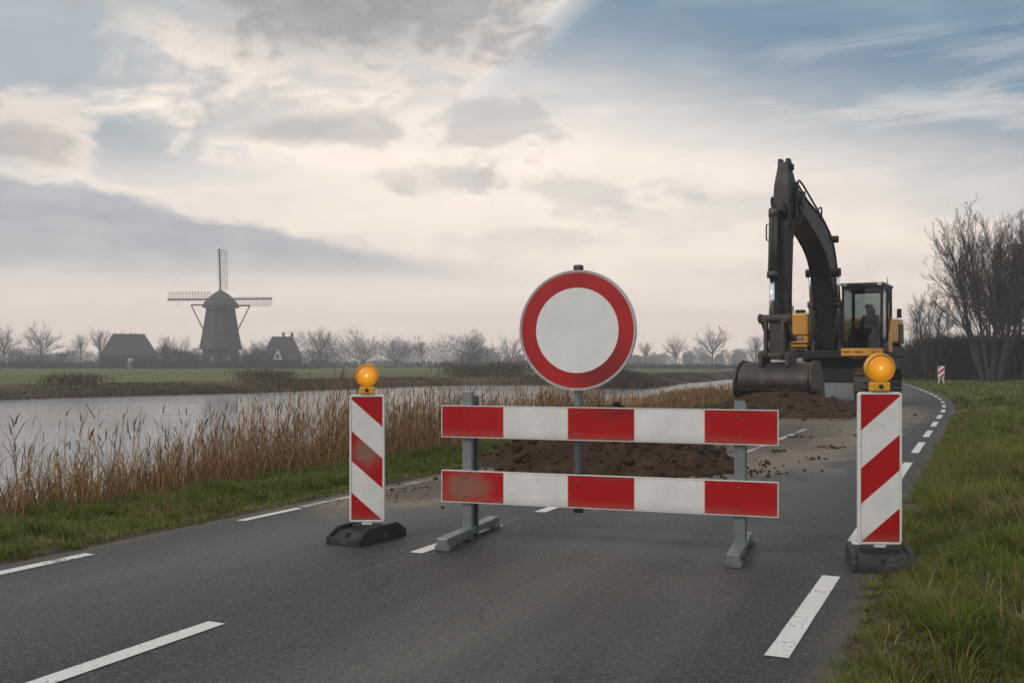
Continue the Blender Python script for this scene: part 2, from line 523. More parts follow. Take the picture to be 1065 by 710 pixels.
marks([(-5.46, s_of(-300, 665), s_of(93, 576), .10, P1), (-5.48, s_of(248, 541.5), s_of(306, 528), .08, P1), (-5.5, s_of(311, 527), s_of(362, 516), .08, P2),
       (-5.5, s_of(398, 508), s_of(462, 494), .08, P2), (-5.5, 24, 34, .08, P2), (-5.5, 36, 70, .08, P2)], 'edge_line', 'white line along the left edge of the road')

# ------------------------------------------------------------------ blades (grass, reeds, twigs)
def blades(P, h, w, lean, phi=None, curve=1.0, hue=None, tipw=.15):
    """flat tapering blades: P (N,3) bases; returns verts, quads, attributes"""
    N = len(P)
    if phi is None: phi = rng.uniform(0, 2 * np.pi, N)
    dx, dy = np.cos(phi), np.sin(phi)
    tw = phi + np.pi / 2 + rng.normal(0, .5, N)
    sx, sy = np.cos(tw) * w / 2, np.sin(tw) * w / 2
    V = np.empty((N, 6, 3))
    for k, (f, wf) in enumerate(((0, 1), (.55, .8), (1, tipw))):
        off = lean * h * (f ** (1 + curve))
        up = h * f * np.sqrt(np.clip(1 - (lean * f ** curve) ** 2 * .7, .12, 1))
        cx, cy, cz = P[:, 0] + dx * off, P[:, 1] + dy * off, P[:, 2] + up
        V[:, 2 * k, 0], V[:, 2 * k, 1], V[:, 2 * k, 2] = cx - sx * wf, cy - sy * wf, cz
        V[:, 2 * k + 1, 0], V[:, 2 * k + 1, 1], V[:, 2 * k + 1, 2] = cx + sx * wf, cy + sy * wf, cz
    b0 = np.arange(N)[:, None] * 6
    q = np.concatenate([b0 + np.array([[0, 1, 3, 2]]), b0 + np.array([[2, 3, 5, 4]])], 1).reshape(-1, 4)
    if hue is None: hue = rng.uniform(0, 1, N)
    a1 = np.repeat(hue, 6); a2 = np.tile(np.array([0, 0, .55, .55, 1, 1]), N)
    return V.reshape(-1, 3), q, a1, a2
def join(parts):
    V, Q, A, B, o = [], [], [], [], 0
    for v, q, a, b_ in parts:
        V.append(v); Q.append(q + o); A.append(a); B.append(b_); o += len(v)
    return np.concatenate(V), np.concatenate(Q), np.concatenate(A), np.concatenate(B)
def blademat(name, ramp, rough=.7, trans=.35, tipcol=None):
    m, nt, b = newmat(name)
    a = nt.nodes.new('ShaderNodeAttribute'); a.attribute_name = 'hue'
    r = nt.nodes.new('ShaderNodeValToRGB')
    els = r.color_ramp.elements
    els[0].position, els[0].color = ramp[0][0], (*ramp[0][1], 1)
    els[1].position, els[1].color = ramp[-1][0], (*ramp[-1][1], 1)
    for pos, c in ramp[1:-1]:
        e = els.new(pos); e.color = (*c, 1)
    nt.links.new(a.outputs['Fac'], r.inputs[0])
    col = r.outputs[0]
    if tipcol:
        t = nt.nodes.new('ShaderNodeAttribute'); t.attribute_name = 'tip'
        col = mixc(nt, S(nt, t.outputs['Fac']).step(.3, 1.0) * .5, col, tipcol)
    nt.links.new(col, b.inputs['Base Color'])
    b.inputs['Roughness'].default_value = rough; b.inputs['Specular IOR Level'].default_value = .25
    tr = nt.nodes.new('ShaderNodeBsdfTranslucent'); nt.links.new(col, tr.inputs[0])
    mx = nt.nodes.new('ShaderNodeMixShader'); mx.inputs[0].default_value = trans
    nt.links.new(b.outputs[0], mx.inputs[1]); nt.links.new(tr.outputs[0], mx.inputs[2])
    nt.links.new(mx.outputs[0], nt.nodes['Material Output'].inputs[0])
    return m
def scatter(n, s0, s1, t0, t1):
    s = rng.uniform(s0, s1, n); t = rng.uniform(t0, t1, n)
    x, y = st2w(s, t)
    return s, t, x, y

GRASS = blademat('grass_blades', [(0, (.040, .028, .016)), (.10, (.060, .048, .020)), (.16, (.034, .070, .008)), (.36, (.090, .155, .014)), (.60, (.180, .215, .030)), (.80, (.26, .205, .085)), (1, (.42, .32, .165))], .6, .4, (.12, .125, .045))
parts = []
def grass_patch(n, s0, s1, t0, t1, hmul, wmul, side):
    s, t, x, y = scatter(n, s0, s1, t0, t1)
    cl = fbm(x * 1.6, y * 1.6, 3, 111); cl2 = fbm(x * 5, y * 5, 2, 121)
    ed = (t - TR + .05) if side > 0 else (TL - t + .04)
    keep = rng.uniform(0, 1, n) < (.25 + .75 * sstep(ed + (cl2 - .5) * .5, .0, .35)) * (.35 + .8 * sstep(cl2, .3, .6)) * (ed + (cl2 - .5) * .22 > .0)
    if side < 0: keep &= rng.uniform(0, 1, n) < (1 - sstep(-t, 8.0, 9.5))
    s, t, x, y, cl, cl2, ed = (v[keep] for v in (s, t, x, y, cl, cl2, ed)); n = len(s)
    z = terrain(x, y) - .01
    hm = np.exp(-((t - .45) / .8) ** 2 - ((s - 11.5) / 3.2) ** 2) if side > 0 else np.zeros(n)
    dry = sstep(cl, .46, .72) * .62 + hm * .55 + .42 * np.exp(-ed / .35)
    if side < 0: dry = .12 + sstep(cl, .5, .75) * .4 + .4 * np.exp(-ed / .3) + .5 * sstep(-t, 7.2, 8.2)
    hue = np.clip(rng.beta(2.4, 2.4, n) * .80 + dry * rng.uniform(.1, .9, n), 0, 1)
    lowf = fbm(x * .55, y * .55, 2, 151)
    hue = np.clip(hue + (lowf - .5) * .55, .13, 1)
    dead = rng.uniform(0, 1, n) < (.10 + .55 * np.exp(-ed / .22) + .25 * sstep(cl2, .45, .25))
    hue = np.where(dead, rng.uniform(0, .13, n), hue)
    h = hmul * rng.uniform(.5, 1.25, n) * (.55 + .9 * cl2) * (1 + .9 * hm) * (.45 + .55 * sstep(ed, 0, .6))
    ln = np.clip(rng.normal(.55, .28, n) + .2 * hm + .25 * dry, .05, 1.1)
    phi = 2 * np.pi * fbm(x * .9, y * .9, 2, 131) * 2 + rng.normal(0, .9, n)
    parts.append(blades(np.stack([x, y, z], -1), h, wmul * rng.uniform(.7, 1.4, n), ln, phi, .8, hue))
grass_patch(120000, 3.0, 8.5, TR - .10, 2.6, .08, .0045, 1)
grass_patch(110000, 8.0, 16, TR - .10, 3.8, .10, .007, 1)
grass_patch(60000, 15, 34, TR - .08, 5.5, .12, .013, 1)
grass_patch(34000, 32, 80, TR - .05, 9, .14, .035, 1)
def tussocks(n, s0, s1, t0, t1, hh, ww, straw, nb=70, hm=0):
    s, t, x, y = scatter(n, s0, s1, t0, t1)
    if hm: 
        k = rng.uniform(0, 1, n) < np.exp(-((t - .5) / .9) ** 2 - ((s - 11.5) / 3.0) ** 2); s, t, x, y = s[k], t[k], x[k], y[k]
    n = len(s)
    if not n: return
    sz = rng.uniform(.6, 1.35, n)
    i = np.repeat(np.arange(n), nb)
    th = rng.uniform(0, 2 * np.pi, n * nb); rr = .085 * sz[i] * np.sqrt(rng.uniform(0, 1, n * nb)) * (hh / .2)
    bx_, by_ = x[i] + rr * np.cos(th), y[i] + rr * np.sin(th)
    pr_ = R(200) + rng.normal(0, .7, n)           # wind-flattened, each tuft its own way
    phi = np.where(rng.uniform(0, 1, n * nb) < .55, th, pr_[i] + rng.normal(0, .5, n * nb))
    st_ = np.clip(straw + rng.normal(0, .22, n), 0, 1)[i]
    hue = np.clip(.15 + .75 * st_ * rng.uniform(.5, 1.15, n * nb) + rng.normal(0, .08, n * nb), 0, 1)
    parts.append(blades(np.stack([bx_, by_, terrain(bx_, by_) - .01], -1), hh * sz[i] * rng.uniform(.5, 1.2, n * nb), ww, np.clip(rng.normal(.75, .25, n * nb), .1, 1.15), phi, .7, hue))
tussocks(330, 3.2, 9, -.35, 2.4, .12, .0042, .45)
tussocks(420, 7.5, 17, -.45, 3.0, .19, .0065, .62)
tussocks(900, 7.5, 16, -.35, 2.4, .24, .006, 1.0, 80, 1)
tussocks(160, 3.2, 8, -.3, 1.2, .15, .0045, .95)
tussocks(320, 15, 34, -.35, 4.5, .22, .014, .55)
tussocks(420, 3.0, 12, -.60, -.05, .075, .004, .85, 45)
tussocks(260, 10, 26, -.55, .05, .10, .007, .8, 45)
v, q, a1, a2 = join(parts)
tag(mesh_np('verge_grass', v, q, GRASS, {'hue': a1, 'tip': a2}), 'rough tufted green and straw coloured grass along the right side of the road', 'grass', kind='stuff')
parts = []
grass_patch(80000, 3.5, 11, -8.4, TL + .1, .085, .006, -1)
tussocks(200, 4, 22, -7.6, -5.95, .13, .007, .30, 60)
tussocks(260, 4, 24, -6.2, -5.68, .06, .006, .7, 40)
grass_patch(32000, -2, 3.6, -8.4, TL + .1, .085, .007, -1)
grass_patch(50000, 10, 22, -8.6, TL + .1, .085, .010, -1)
grass_patch(40000, 20, 75, -11, TL + .05, .13, .03, -1)
v, q, a1, a2 = join(parts)
tag(mesh_np('bank_grass', v, q, GRASS, {'hue': a1, 'tip': a2}), 'short green grass between the road and the reeds', 'grass', kind='stuff')

# reeds: stems, leaves and plumes
REED = blademat('dry_reed', [(0, (.060, .033, .015)), (.35, (.17, .098, .042)), (.7, (.30, .180, .080)), (1, (.44, .30, .155))], .7, .3)
parts = []
def reeds(n, s0, s1, t0, t1, wm=1.0):
    s, t, x, y = scatter(n, s0, s1, t0, t1)
    cl = fbm(x * .8, y * .8, 3, 211); cf = fbm(x * 3, y * 3, 2, 221)
    left = sstep(s + (t + 8) * .6, 4.5, 12.5)                 # thin at the near end
    dens = (.045 + .955 * left ** 1.3 * sstep(cl, .22, .55)) * (.2 + .8 * sstep(cf, .35, .65)) * (1 - .75 * sstep(-t, 9.6, 11.3) * (s < 38))
    keep = rng.uniform(0, 1, n) < dens
    s, t, x, y, cl, left = (v[keep] for v in (s, t, x, y, cl, left)); n = len(s)
    z = np.maximum(terrain(x, y), WZ - .1)
    top = np.interp(s, [0, 8, 14, 20, 26, 34, 48, 80], [.95, 1.02, 1.25, 1.22, .88, .60, .42, .35])
    h = top * (.50 + .55 * rng.beta(1.5, 2.3, n)) * (.34 + 1.28 * cl)
    hue = np.clip(rng.beta(2, 2.4, n) + (cl - .5) * .5, 0, 1)
    phi = rng.normal(R(20), 1.1, n); ln = np.abs(rng.normal(.12, .13, n)); ln = np.where(rng.uniform(0, 1, n) < .07, rng.uniform(.5, 1.0, n), ln)
    P = np.stack([x, y, z], -1)
    parts.append(blades(P, h, .0062 * wm, ln, phi, 1.0, hue * .8, .5))
    # plume on about half
    k = rng.uniform(0, 1, n) < .5
    off = (ln * h)[k]
    Pt = np.stack([x[k] + np.cos(phi[k]) * off, y[k] + np.sin(phi[k]) * off, z[k] + h[k] * np.sqrt(np.clip(1 - ln[k] ** 2 * .7, .12, 1)) - .04], -1)
    parts.append(blades(Pt, rng.uniform(.07, .16, k.sum()), .017 * wm ** .5, rng.uniform(.15, .7, k.sum()), phi[k] + rng.normal(0, .9, k.sum()), .8, rng.uniform(.05, .6, k.sum()), .3))
    # leaves, three heights
    for f in (.25, .48, .7):
        kk = rng.uniform(0, 1, n) < .8
        Pl = P[kk].copy(); fr = f * rng.uniform(.7, 1.2, kk.sum())
        Pl[:, 0] += np.cos(phi[kk]) * ln[kk] * h[kk] * fr ** 2; Pl[:, 1] += np.sin(phi[kk]) * ln[kk] * h[kk] * fr ** 2
        Pl[:, 2] += h[kk] * fr
        parts.append(blades(Pl, rng.uniform(.16, .38, kk.sum()), .011 * wm, rng.uniform(.45, 1.05, kk.sum()), None, .9, np.clip(hue[kk] + rng.normal(.05, .15, kk.sum()), 0, 1), .1))
reeds(15500, 1.5, 24, -11.6, -8.0)
reeds(2600, 23, 40, -12.0, -8.2, 1.35)
reeds(1100, 38, 64, -14.5, -10.2, 2.0)
# low matted dead grass in front of the stems
s, t, x, y = scatter(32000, 0, 45, -9.8, -7.3)
kp = rng.uniform(0, 1, len(s)) < (.3 + .7 * fbm(x, y, 2, 231)); s, t, x, y = s[kp], t[kp], x[kp], y[kp]
parts.append(blades(np.stack([x, y, terrain(x, y)], -1), rng.uniform(.18, .62, len(s)) * np.interp(s, [20, 30], [1, .5]), .009 + .0002 * s, np.clip(rng.normal(.6, .3, len(s)), .1, 1.1), None, .9, np.clip(rng.beta(2, 2.6, len(s)) + .0, 0, 1)))
v, q, a1, a2 = join(parts)
tag(mesh_np('reeds', v, q, REED, {'hue': a1, 'tip': a2}), 'dry brown reeds with plumes lining the near river bank', 'reeds', kind='stuff')

# wintry weeds on the far bank
WEED = blademat('bank_weeds', [(0, (.035, .028, .018)), (.5, (.075, .056, .032)), (1, (.14, .105, .06))], .8, .2)
parts = []
seg = np.array([(float(a), float(b)) for a, b in far[::-1]])
ln_ = np.hypot(*np.diff(seg, axis=0).T); cum = np.concatenate([[0], np.cumsum(ln_)])
n = 52000
u = rng.uniform(cum[2], cum[-1], n)
px_ = np.interp(u, cum, seg[:, 0]); py_ = np.interp(u, cum, seg[:, 1])
k = np.clip(np.searchsorted(cum, u) - 1, 0, len(ln_) - 1)
ex, ey = np.diff(seg, axis=0)[k].T / ln_[k]
off = rng.gamma(2.0, 1.25, n) + .0
nxn, nyn = -ey, ex     # away from the water
sgn = np.sign(river_sd(px_ + nxn * 2, py_ + nyn * 2)); sgn[sgn == 0] = 1
x, y = px_ + nxn * off * sgn, py_ + nyn * off * sgn
cl = fbm(x * .25, y * .25, 3, 241)
kp = rng.uniform(0, 1, n) < sstep(cl, .25, .55); x, y, cl, off = x[kp], y[kp], cl[kp], off[kp]
zz = terrain(x, y)
# the headland carries a taller dark thicket
hd = np.exp(-((x - 7.5) / 6.5) ** 2 - ((y - 79) / 9) ** 2)
hgt = (.12 + .26 * sstep(cl, .45, .75) * sstep(x, -30, 5) + .85 * hd) * rng.uniform(.5, 1.2, len(x))
parts.append(blades(np.stack([x, y, zz], -1), hgt, .05, np.clip(rng.normal(.35, .25, len(x)), 0, 1), None, .9, np.clip(rng.beta(2, 3, len(x)) - .25 * hd, 0, 1)))
v, q, a1, a2 = join(parts)
tag(mesh_np('bank_weeds', v, q, WEED, {'hue': a1, 'tip': a2}), 'dark wintry weeds along the far river bank', 'weeds', kind='stuff')

# ------------------------------------------------------------------ soil piles
def soilmat():
    m, nt, b = newmat('dug_soil')
    p = poscoord(nt)
    a_ = texnoise(nt, p, 3, 6, .65); f = texnoise(nt, p, 22, 6, .75); f2 = texnoise(nt, p, 90, 3, .7)
    c = mixc(nt, a_.lin(.3, .7), (.030, .017, .0095), (.066, .039, .022))
    c = mixc(nt, f.step(.50, .70) * .8, c, (.120, .076, .046))
    c = mixc(nt, f2.step(.62, .72) * .45, c, (.15, .115, .085))
    nt.links.new(c, b.inputs['Base Color']); b.inputs['Roughness'].default_value = .95
    b.inputs['Specular IOR Level'].default_value = .2
    bump(nt, b, f + f2 * .4, .9, .03)
    return m
SOIL = soilmat()
ico_v, ico_f = None, None
import bmesh
bm = bmesh.new(); bmesh.ops.create_icosphere(bm, subdivisions=1, radius=1)
ico_v = np.array([v.co[:] for v in bm.verts]); ico_f = [[v.index for v in f.verts] for f in bm.faces]; bm.free()
def clods(mb, P, r):
    for (x, y, z), rr in zip(P, r):
        sc = np.array([random.uniform(.6, 1.3), random.uniform(.6, 1.3), random.uniform(.5, .9)])
        j = ico_v * sc * rr * (1 + rng.uniform(-.28, .28, (len(ico_v), 1)))
        an = random.uniform(0, 6.28); ca, sa_ = math.cos(an), math.sin(an)
        vs = [(x + a * ca - b_ * sa_, y + a * sa_ + b_ * ca, z + c_) for a, b_, c_ in j]
        mb.add(vs, ico_f)
def pile(label, cx, cy, rz, rx, ry, hh, seed, plateau, ncl):
    nr, na = 90, 200
    V = []
    prof = lambda r: hh * np.clip(1 - np.sqrt(r * r + plateau ** 2) / np.hypot(1, plateau), 0, 1) ** .92
    rr, aa = np.meshgrid(np.linspace(0, 1.12, nr), np.linspace(0, 2 * np.pi, na, endpoint=False), indexing='ij')
    edge = 1 + .30 * (fbm(np.cos(aa) * 2 + 5, np.sin(aa) * 2 + 5, 3, seed) - .5)
    lx, ly = rr * edge * rx * np.cos(aa), rr * edge * ry * np.sin(aa)
    def hgt(lx, ly, r):
        z = prof(r) * (.82 + .36 * fbm(lx * 1.3 + 9, ly * 1.3, 3, seed + 1))
        z = z + sstep(1.1 - r, 0, .25) * ((fbm(lx * 5 + 30, ly * 5, 4, seed + 2) - .5) * .17 + (fbm(lx * 16 + 30, ly * 16, 3, seed + 3) - .5) * .10)
        return z - .03 * sstep(r, .9, 1.1)
    lz = hgt(lx, ly, rr)
    ca, sa_ = math.cos(rz), math.sin(rz)
    V = np.stack([lx * ca - ly * sa_, lx * sa_ + ly * ca, lz], -1).reshape(-1, 3)
    ii = np.arange(nr * na).reshape(nr, na)
    q = np.stack([ii[:-1, :], ii[1:, :], np.roll(ii, -1, 1)[1:, :], np.roll(ii, -1, 1)[:-1, :]], -1).reshape(-1, 4)
    o = mesh_np('soil_mound', V, q, SOIL, None, True)
    o.location = (cx, cy, 0)
    tag(o, label, 'soil mound', 'soil mounds on the road')
    # loose clods on and around it, part of the heap
    mb = MB(); P, rad = [], []
    for _ in range(ncl):
        r = abs(random.gauss(.75, .32)); r = min(r, 1.55); an = random.uniform(0, 6.283)
        e = 1 + .30 * (fbm(np.array(math.cos(an) * 2 + 5.), np.array(math.sin(an) * 2 + 5.), 3, seed) - .5)
        x, y = r * e * rx * math.cos(an), r * e * ry * math.sin(an)
        z = float(hgt(np.array(x), np.array(y), np.array(min(r, 1.12)))) if r < 1.1 else .006
        rd = min(.10, random.lognormvariate(math.log(.020), .65)) * (1 if r < 1.1 else .7)
        P.append((x * ca - y * sa_, x * sa_ + y * ca, max(z, .0) + rd * .25)); rad.append(rd)
    clods(mb, P, rad)
    c_ = mb.build('loose_clods', SOIL, o); c_['kind'] = 'stuff'
    return o
pile('low wide mound of dark soil on the road just behind the barrier', 1.28, 12.6, R(-14), 1.66, 1.30, .88, 3, .18, 1300)
pile('mound of dark soil under the bucket of the excavator', 6.95, 25.4, R(-20), 2.4, 2.2, .74, 14, .25, 1000)
mb = MB(); P, rad = [], []
for _ in range(600):
    if random.random() < .62: s, t = random.gauss(16.5, 4.0), random.gauss(-3.3, 1.0)
    else: s, t = random.gauss(9.2, 1.1), random.gauss(-5.2, .45)
    if not (-5.6 < t < -1.0) or s < 7.6: continue
    x, y = st2w(s, t); rd = min(.05, random.lognormvariate(math.log(.008), .55))
    P.append((float(x), float(y), rd * .25)); rad.append(rd)
for _ in range(16):      # small crumbs gathered in a few clots
    s, t = random.uniform(8.5, 19), random.uniform(-4.4, -1.6)
    for _k in range(22):
        x, y = st2w(s + random.gauss(0, .16), t + random.gauss(0, .08)); rd = random.uniform(.006, .03)
        P.append((float(x), float(y), rd * .25)); rad.append(rd)
clods(mb, P, rad)
tag(mb.build('soil_crumbs', SOIL), 'crumbs of soil scattered over the asphalt', 'soil', kind='stuff')

# ------------------------------------------------------------------ signs and barrier materials
def striped(name, kind, w, h, k=0, sgn=1, stain_shade=None, red=(.40, .004, .007)):
    """retroreflective red and white sheeting. kind 'bar': vertical blocks; 'diag': slanted bands"""
    m, nt, b = newmat(name)
    c = objcoord(nt)
    sp = nt.nodes.new('ShaderNodeSeparateXYZ'); nt.links.new(c, sp.inputs[0])
    x, z = S(nt, sp.outputs[0]), S(nt, sp.outputs[2])
    if kind == 'bar':
        f = ((x + w / 2) / (w / 5) * .5).fract().lt(.5)
        seam = (((x + w / 2) / (w / 5)).fract() - .5).abs().gt(.493)
    else:
        xl = (x * sgn + w / 2)
        f = ((h / 2 - z + xl * .894) / (h / 2)).fract().lt(.485)
        seam = None
    dn = texnoise(nt, c, 5, 6, .65); df = texnoise(nt, c, 40, 5, .7); dl = texnoise(nt, c, 3, 5, .6, stretch=(.3, 1, 9))
    white = mixc(nt, dn.lin(.3, .7), (.57, .57, .565), (.71, .705, .69))
    rd = mixc(nt, dn.lin(.3, .7), tuple(v * .78 for v in red), red)
    if stain_shade:
        for (sx, sz, rx_, rz_, cc, am) in stain_shade:
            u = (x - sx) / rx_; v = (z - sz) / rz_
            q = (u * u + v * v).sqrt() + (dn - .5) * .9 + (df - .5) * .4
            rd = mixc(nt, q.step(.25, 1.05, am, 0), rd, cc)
    col = mixc(nt, f, white, rd)
    if seam is not None: col = mixc(nt, seam * .55, col, (.55, .52, .5))
    # horizontal scratches and grime freckles
    col = mixc(nt, (dl.step(.60, .70) * df.step(.45, .6)) * .35, col, (.30, .28, .26))
    col = mixc(nt, df.step(.66, .74) * .4, col, (.20, .17, .14))
    # splash dirt near the lower edge
    low = (z + h / 2 + (dn - .5) * .08).step(.0, .07, 1, 0)
    col = mixc(nt, low * .22, col, (.22, .18, .14))
    nt.links.new(col, b.inputs['Base Color'])
    nt.links.new(df.lin(.3, .7, .32, .5).k, b.inputs['Roughness'])
    bump(nt, b, df, .04, .002); b.inputs['Specular IOR Level'].default_value = .3
    return m
GALV = simple('galvanised_steel', (.20, .225, .235), .48, .55, .3, 9, (.10, .09, .08), .4)
WHITE = simple('white_plastic', (.66, .66, .65), .45, 0, .14, 9, (.30, .27, .23), .5)
RUBBER = simple('recycled_rubber', (.020, .021, .023), .72, 0, .4, 12, (.075, .068, .058), .45, .35)
STEEL_DK = simple('dark_steel', (.06, .06, .062), .5, .6, .3, 8)
ALU = simple('aluminium_edge', (.42, .43, .44), .4, .8, .2, 10)
BOLT = simple('bolt_steel', (.16, .16, .16), .4, .8, .2, 10)

RX = Matrix.Rotation(R(90), 4, 'X')
# ------------------------------------------------------------------ road barrier
RZ = math.atan2(-.63, 1.86)
bx, by = .61, 7.035
bar = thing('road_barrier', 'two red and white boards on grey steel posts across the road', 'barrier', (bx, by, 0), RZ)
BL, BH = 2.397, .222
bx0 = (-1.166 + 1.231) / 2
B1 = striped('barrier_board_upper', 'bar', BL, BH, stain_shade=[(.10, .08, .22, .08, (.09, .012, .012), .45)])  # shadow below the sign, painted into the red of the middle block
B2 = striped('barrier_board_lower', 'bar', BL, BH, stain_shade=[(-1.0, .0, .24, .14, (.17, .15, .11), .68), (.1, .1, .2, .04, (.1, .05, .04), .3)])
for nm, zc, mt, lb in (('board', .869, B1, 'upper red and white board with a sooty smudge'), ('board', .393, B2, 'lower red and white board with a grey faded patch')):  # the upper board's smudge is the painted shadow below the sign
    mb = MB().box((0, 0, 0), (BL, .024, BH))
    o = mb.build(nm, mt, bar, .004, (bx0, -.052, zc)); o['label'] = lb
    e = MB()
    e.box((0, -.0015, BH / 2 + .0035), (BL + .004, .027, .005)); e.box((0, -.0015, -BH / 2 - .0035), (BL + .004, .027, .005))
    for sx in (-1, 1): e.box((sx * (BL / 2 + .0035), -.0015, 0), (.005, .027, BH + .012))
    e.build('edge_trim', WHITE, o)
    for sx in (-.982, .982, -.145):
        for dz in (-.07, .07):
            MB().lathe([(.008, 0), (.008, .004), (.004, .006)], 10, RX).build('screw', BOLT, o, 0, (sx - bx0, -.0125, dz))
for sx, hh, fl in ((-.982, 1.085, 1.06), (.982, 1.045, .92)):
    mb = MB()
    # open channel: web facing front plus two flanges
    mb.box((0, -.014, hh / 2), (.072, .008, hh)); mb.box((-.032, .014, hh / 2 - .002), (.007, .046, hh - .004)); mb.box((.032, .014, hh / 2 - .002), (.007, .046, hh - .004))
    mb.build('post', GALV, bar, .0015, (sx, -.018, .0))
    mb = MB(); mb.box((0, 0, (hh - .03) / 2), (.052, .034, hh - .03))
    mb.build('rear_post', simple('weathered_post', (.10, .115, .12), .55, .5, .3, 8) if sx < 0 else GALV, bar, .002, (sx + (.02 if sx < 0 else .01), .075, .0))
    ft = MB().box((0, .0, .062), (.085, fl, .052))
    f = ft.build('foot', GALV, bar, .006, (sx, .02, 0))
    for sy in (-1, 1):
        MB().box((0, 0, .02), (.11, .10, .04)).build('foot_pad', simple('foot_end', (.13, .14, .145), .6, .3, .3, 10) if sy < 0 else GALV, f, .006, (0, sy * (fl / 2 - .05), 0))

# ------------------------------------------------------------------ round no-entry-for-vehicles sign
sg = thing('traffic_sign', 'round white sign with a broad red ring on a grey pole behind the boards', 'traffic sign', (bx, by, 0), RZ)
px0 = -.145
MB().tube([(px0, .0, .262), (px0, .0, 1.965)], .031, 20).build('pole', GALV, sg)
MB().lathe([(.034, 0), (.036, .006), (.036, .03), (.028, .038)], 20).build('pole_cap', STEEL_DK, sg, 0, (px0, 0, 1.955))
MB().lathe([(.036, 0), (.036, .03)], 20).build('pole_end', STEEL_DK, sg, 0, (px0, 0, .238))
m, nt, b = newmat('sign_face')
c = objcoord(nt)
sp = nt.nodes.new('ShaderNodeSeparateXYZ'); nt.links.new(c, sp.inputs[0])
x, z = S(nt, sp.outputs[0]), S(nt, sp.outputs[2])
r = (x * x + z * z).sqrt()
dn = texnoise(nt, c, 4, 6, .65); df = texnoise(nt, c, 55, 4, .7)
wh = mixc(nt, dn.lin(.3, .7), (.62, .63, .64), (.71, .715, .72))
rd = mixc(nt, dn.lin(.3, .7), (.29, .003, .006), (.41, .005, .008))
# darker patch on the lower right of the ring
u = (x - .17) / .30; v = (z + .26) / .26
q = (u * u + v * v).sqrt() + (dn - .5) * .5
rd = mixc(nt, q.step(.2, 1.1, .5, 0), rd, (.045, .010, .010))
col = mixc(nt, r.gt(.301), wh, rd)
col = mixc(nt, r.gt(.409), col, (.66, .66, .66))
col = mixc(nt, df.step(.70, .76) * .45, col, (.25, .22, .2))
nt.links.new(col, b.inputs['Base Color']); nt.links.new(df.lin(.3, .7, .25, .4).k, b.inputs['Roughness'])
d = MB().lathe([(.0, .004), (.41, .004), (.418, .0), (.418, -.004), (.0, -.004)], 96, RX, smooth=False).build('sign_disc', m, sg, 0, (px0, -.042, 1.528))
mb = MB()
nseg = 96
vs, fs = [], []
for k in range(nseg):
    w = 2 * math.pi * k / nseg
    for rr_, yy in ((.416, -.008), (.426, -.008), (.428, .012), (.418, .012)):
        vs.append((rr_ * math.cos(w), yy, rr_ * math.sin(w)))
for k in range(nseg):
    k2 = (k + 1) % nseg
    for j in range(4):
        j2 = (j + 1) % 4
        fs.append((k * 4 + j, k2 * 4 + j, k2 * 4 + j2, k * 4 + j2))
mb.add(vs, fs, 0, False)
mb.build('rim', ALU, d)
for dz in (-.18, .18):
    MB().box((px0, -.012, 1.528 + dz), (.30, .02, .035)).box((px0, .0, 1.528 + dz), (.075, .078, .03)).build('clamp', GALV, sg, .002)

# ------------------------------------------------------------------ guide beacons with amber lamps
m, nt, b = newmat('amber_lens')
c = objcoord(nt)
sp = nt.nodes.new('ShaderNodeSeparateXYZ'); nt.links.new(c, sp.inputs[0])
x, z = S(nt, sp.outputs[0]), S(nt, sp.outputs[2])
r = (x * x + z * z).sqrt()
ang = z._m('ARCTAN2', x)
rip = ((r * 520.0)._m('SINE') * .5 + .5)
spoke = ((ang * 24.0)._m('SINE') * .5 + .5)
col = mixc(nt, rip * .55 + spoke * .35, (.85, .33, .006), (.40, .10, .001))
nt.links.new(col, b.inputs['Base Color']); b.inputs['Roughness'].default_value = .18
b.inputs['Coat Weight'].default_value = .6
bump(nt, b, rip + spoke * .6, .6, .003)
glow = r.step(.0, .014, 1, 0) * .7 + r.step(.0, .095, .85, .22) * (spoke * .45 + .4) * (rip * .4 + .8)
nt.links.new(mixc(nt, r.step(0, .02, 1, 0), (1, .42, .01), (1, .75, .25)), b.inputs['Emission Color'])
nt.links.new(glow.k, b.inputs['Emission Strength'])
LENS = m
LAMP = simple('amber_housing', (.70, .33, .012), .38, 0, .2, 14, (.25, .16, .05), .4)
LAMPDK = simple('lamp_switch', (.02, .02, .02), .5)
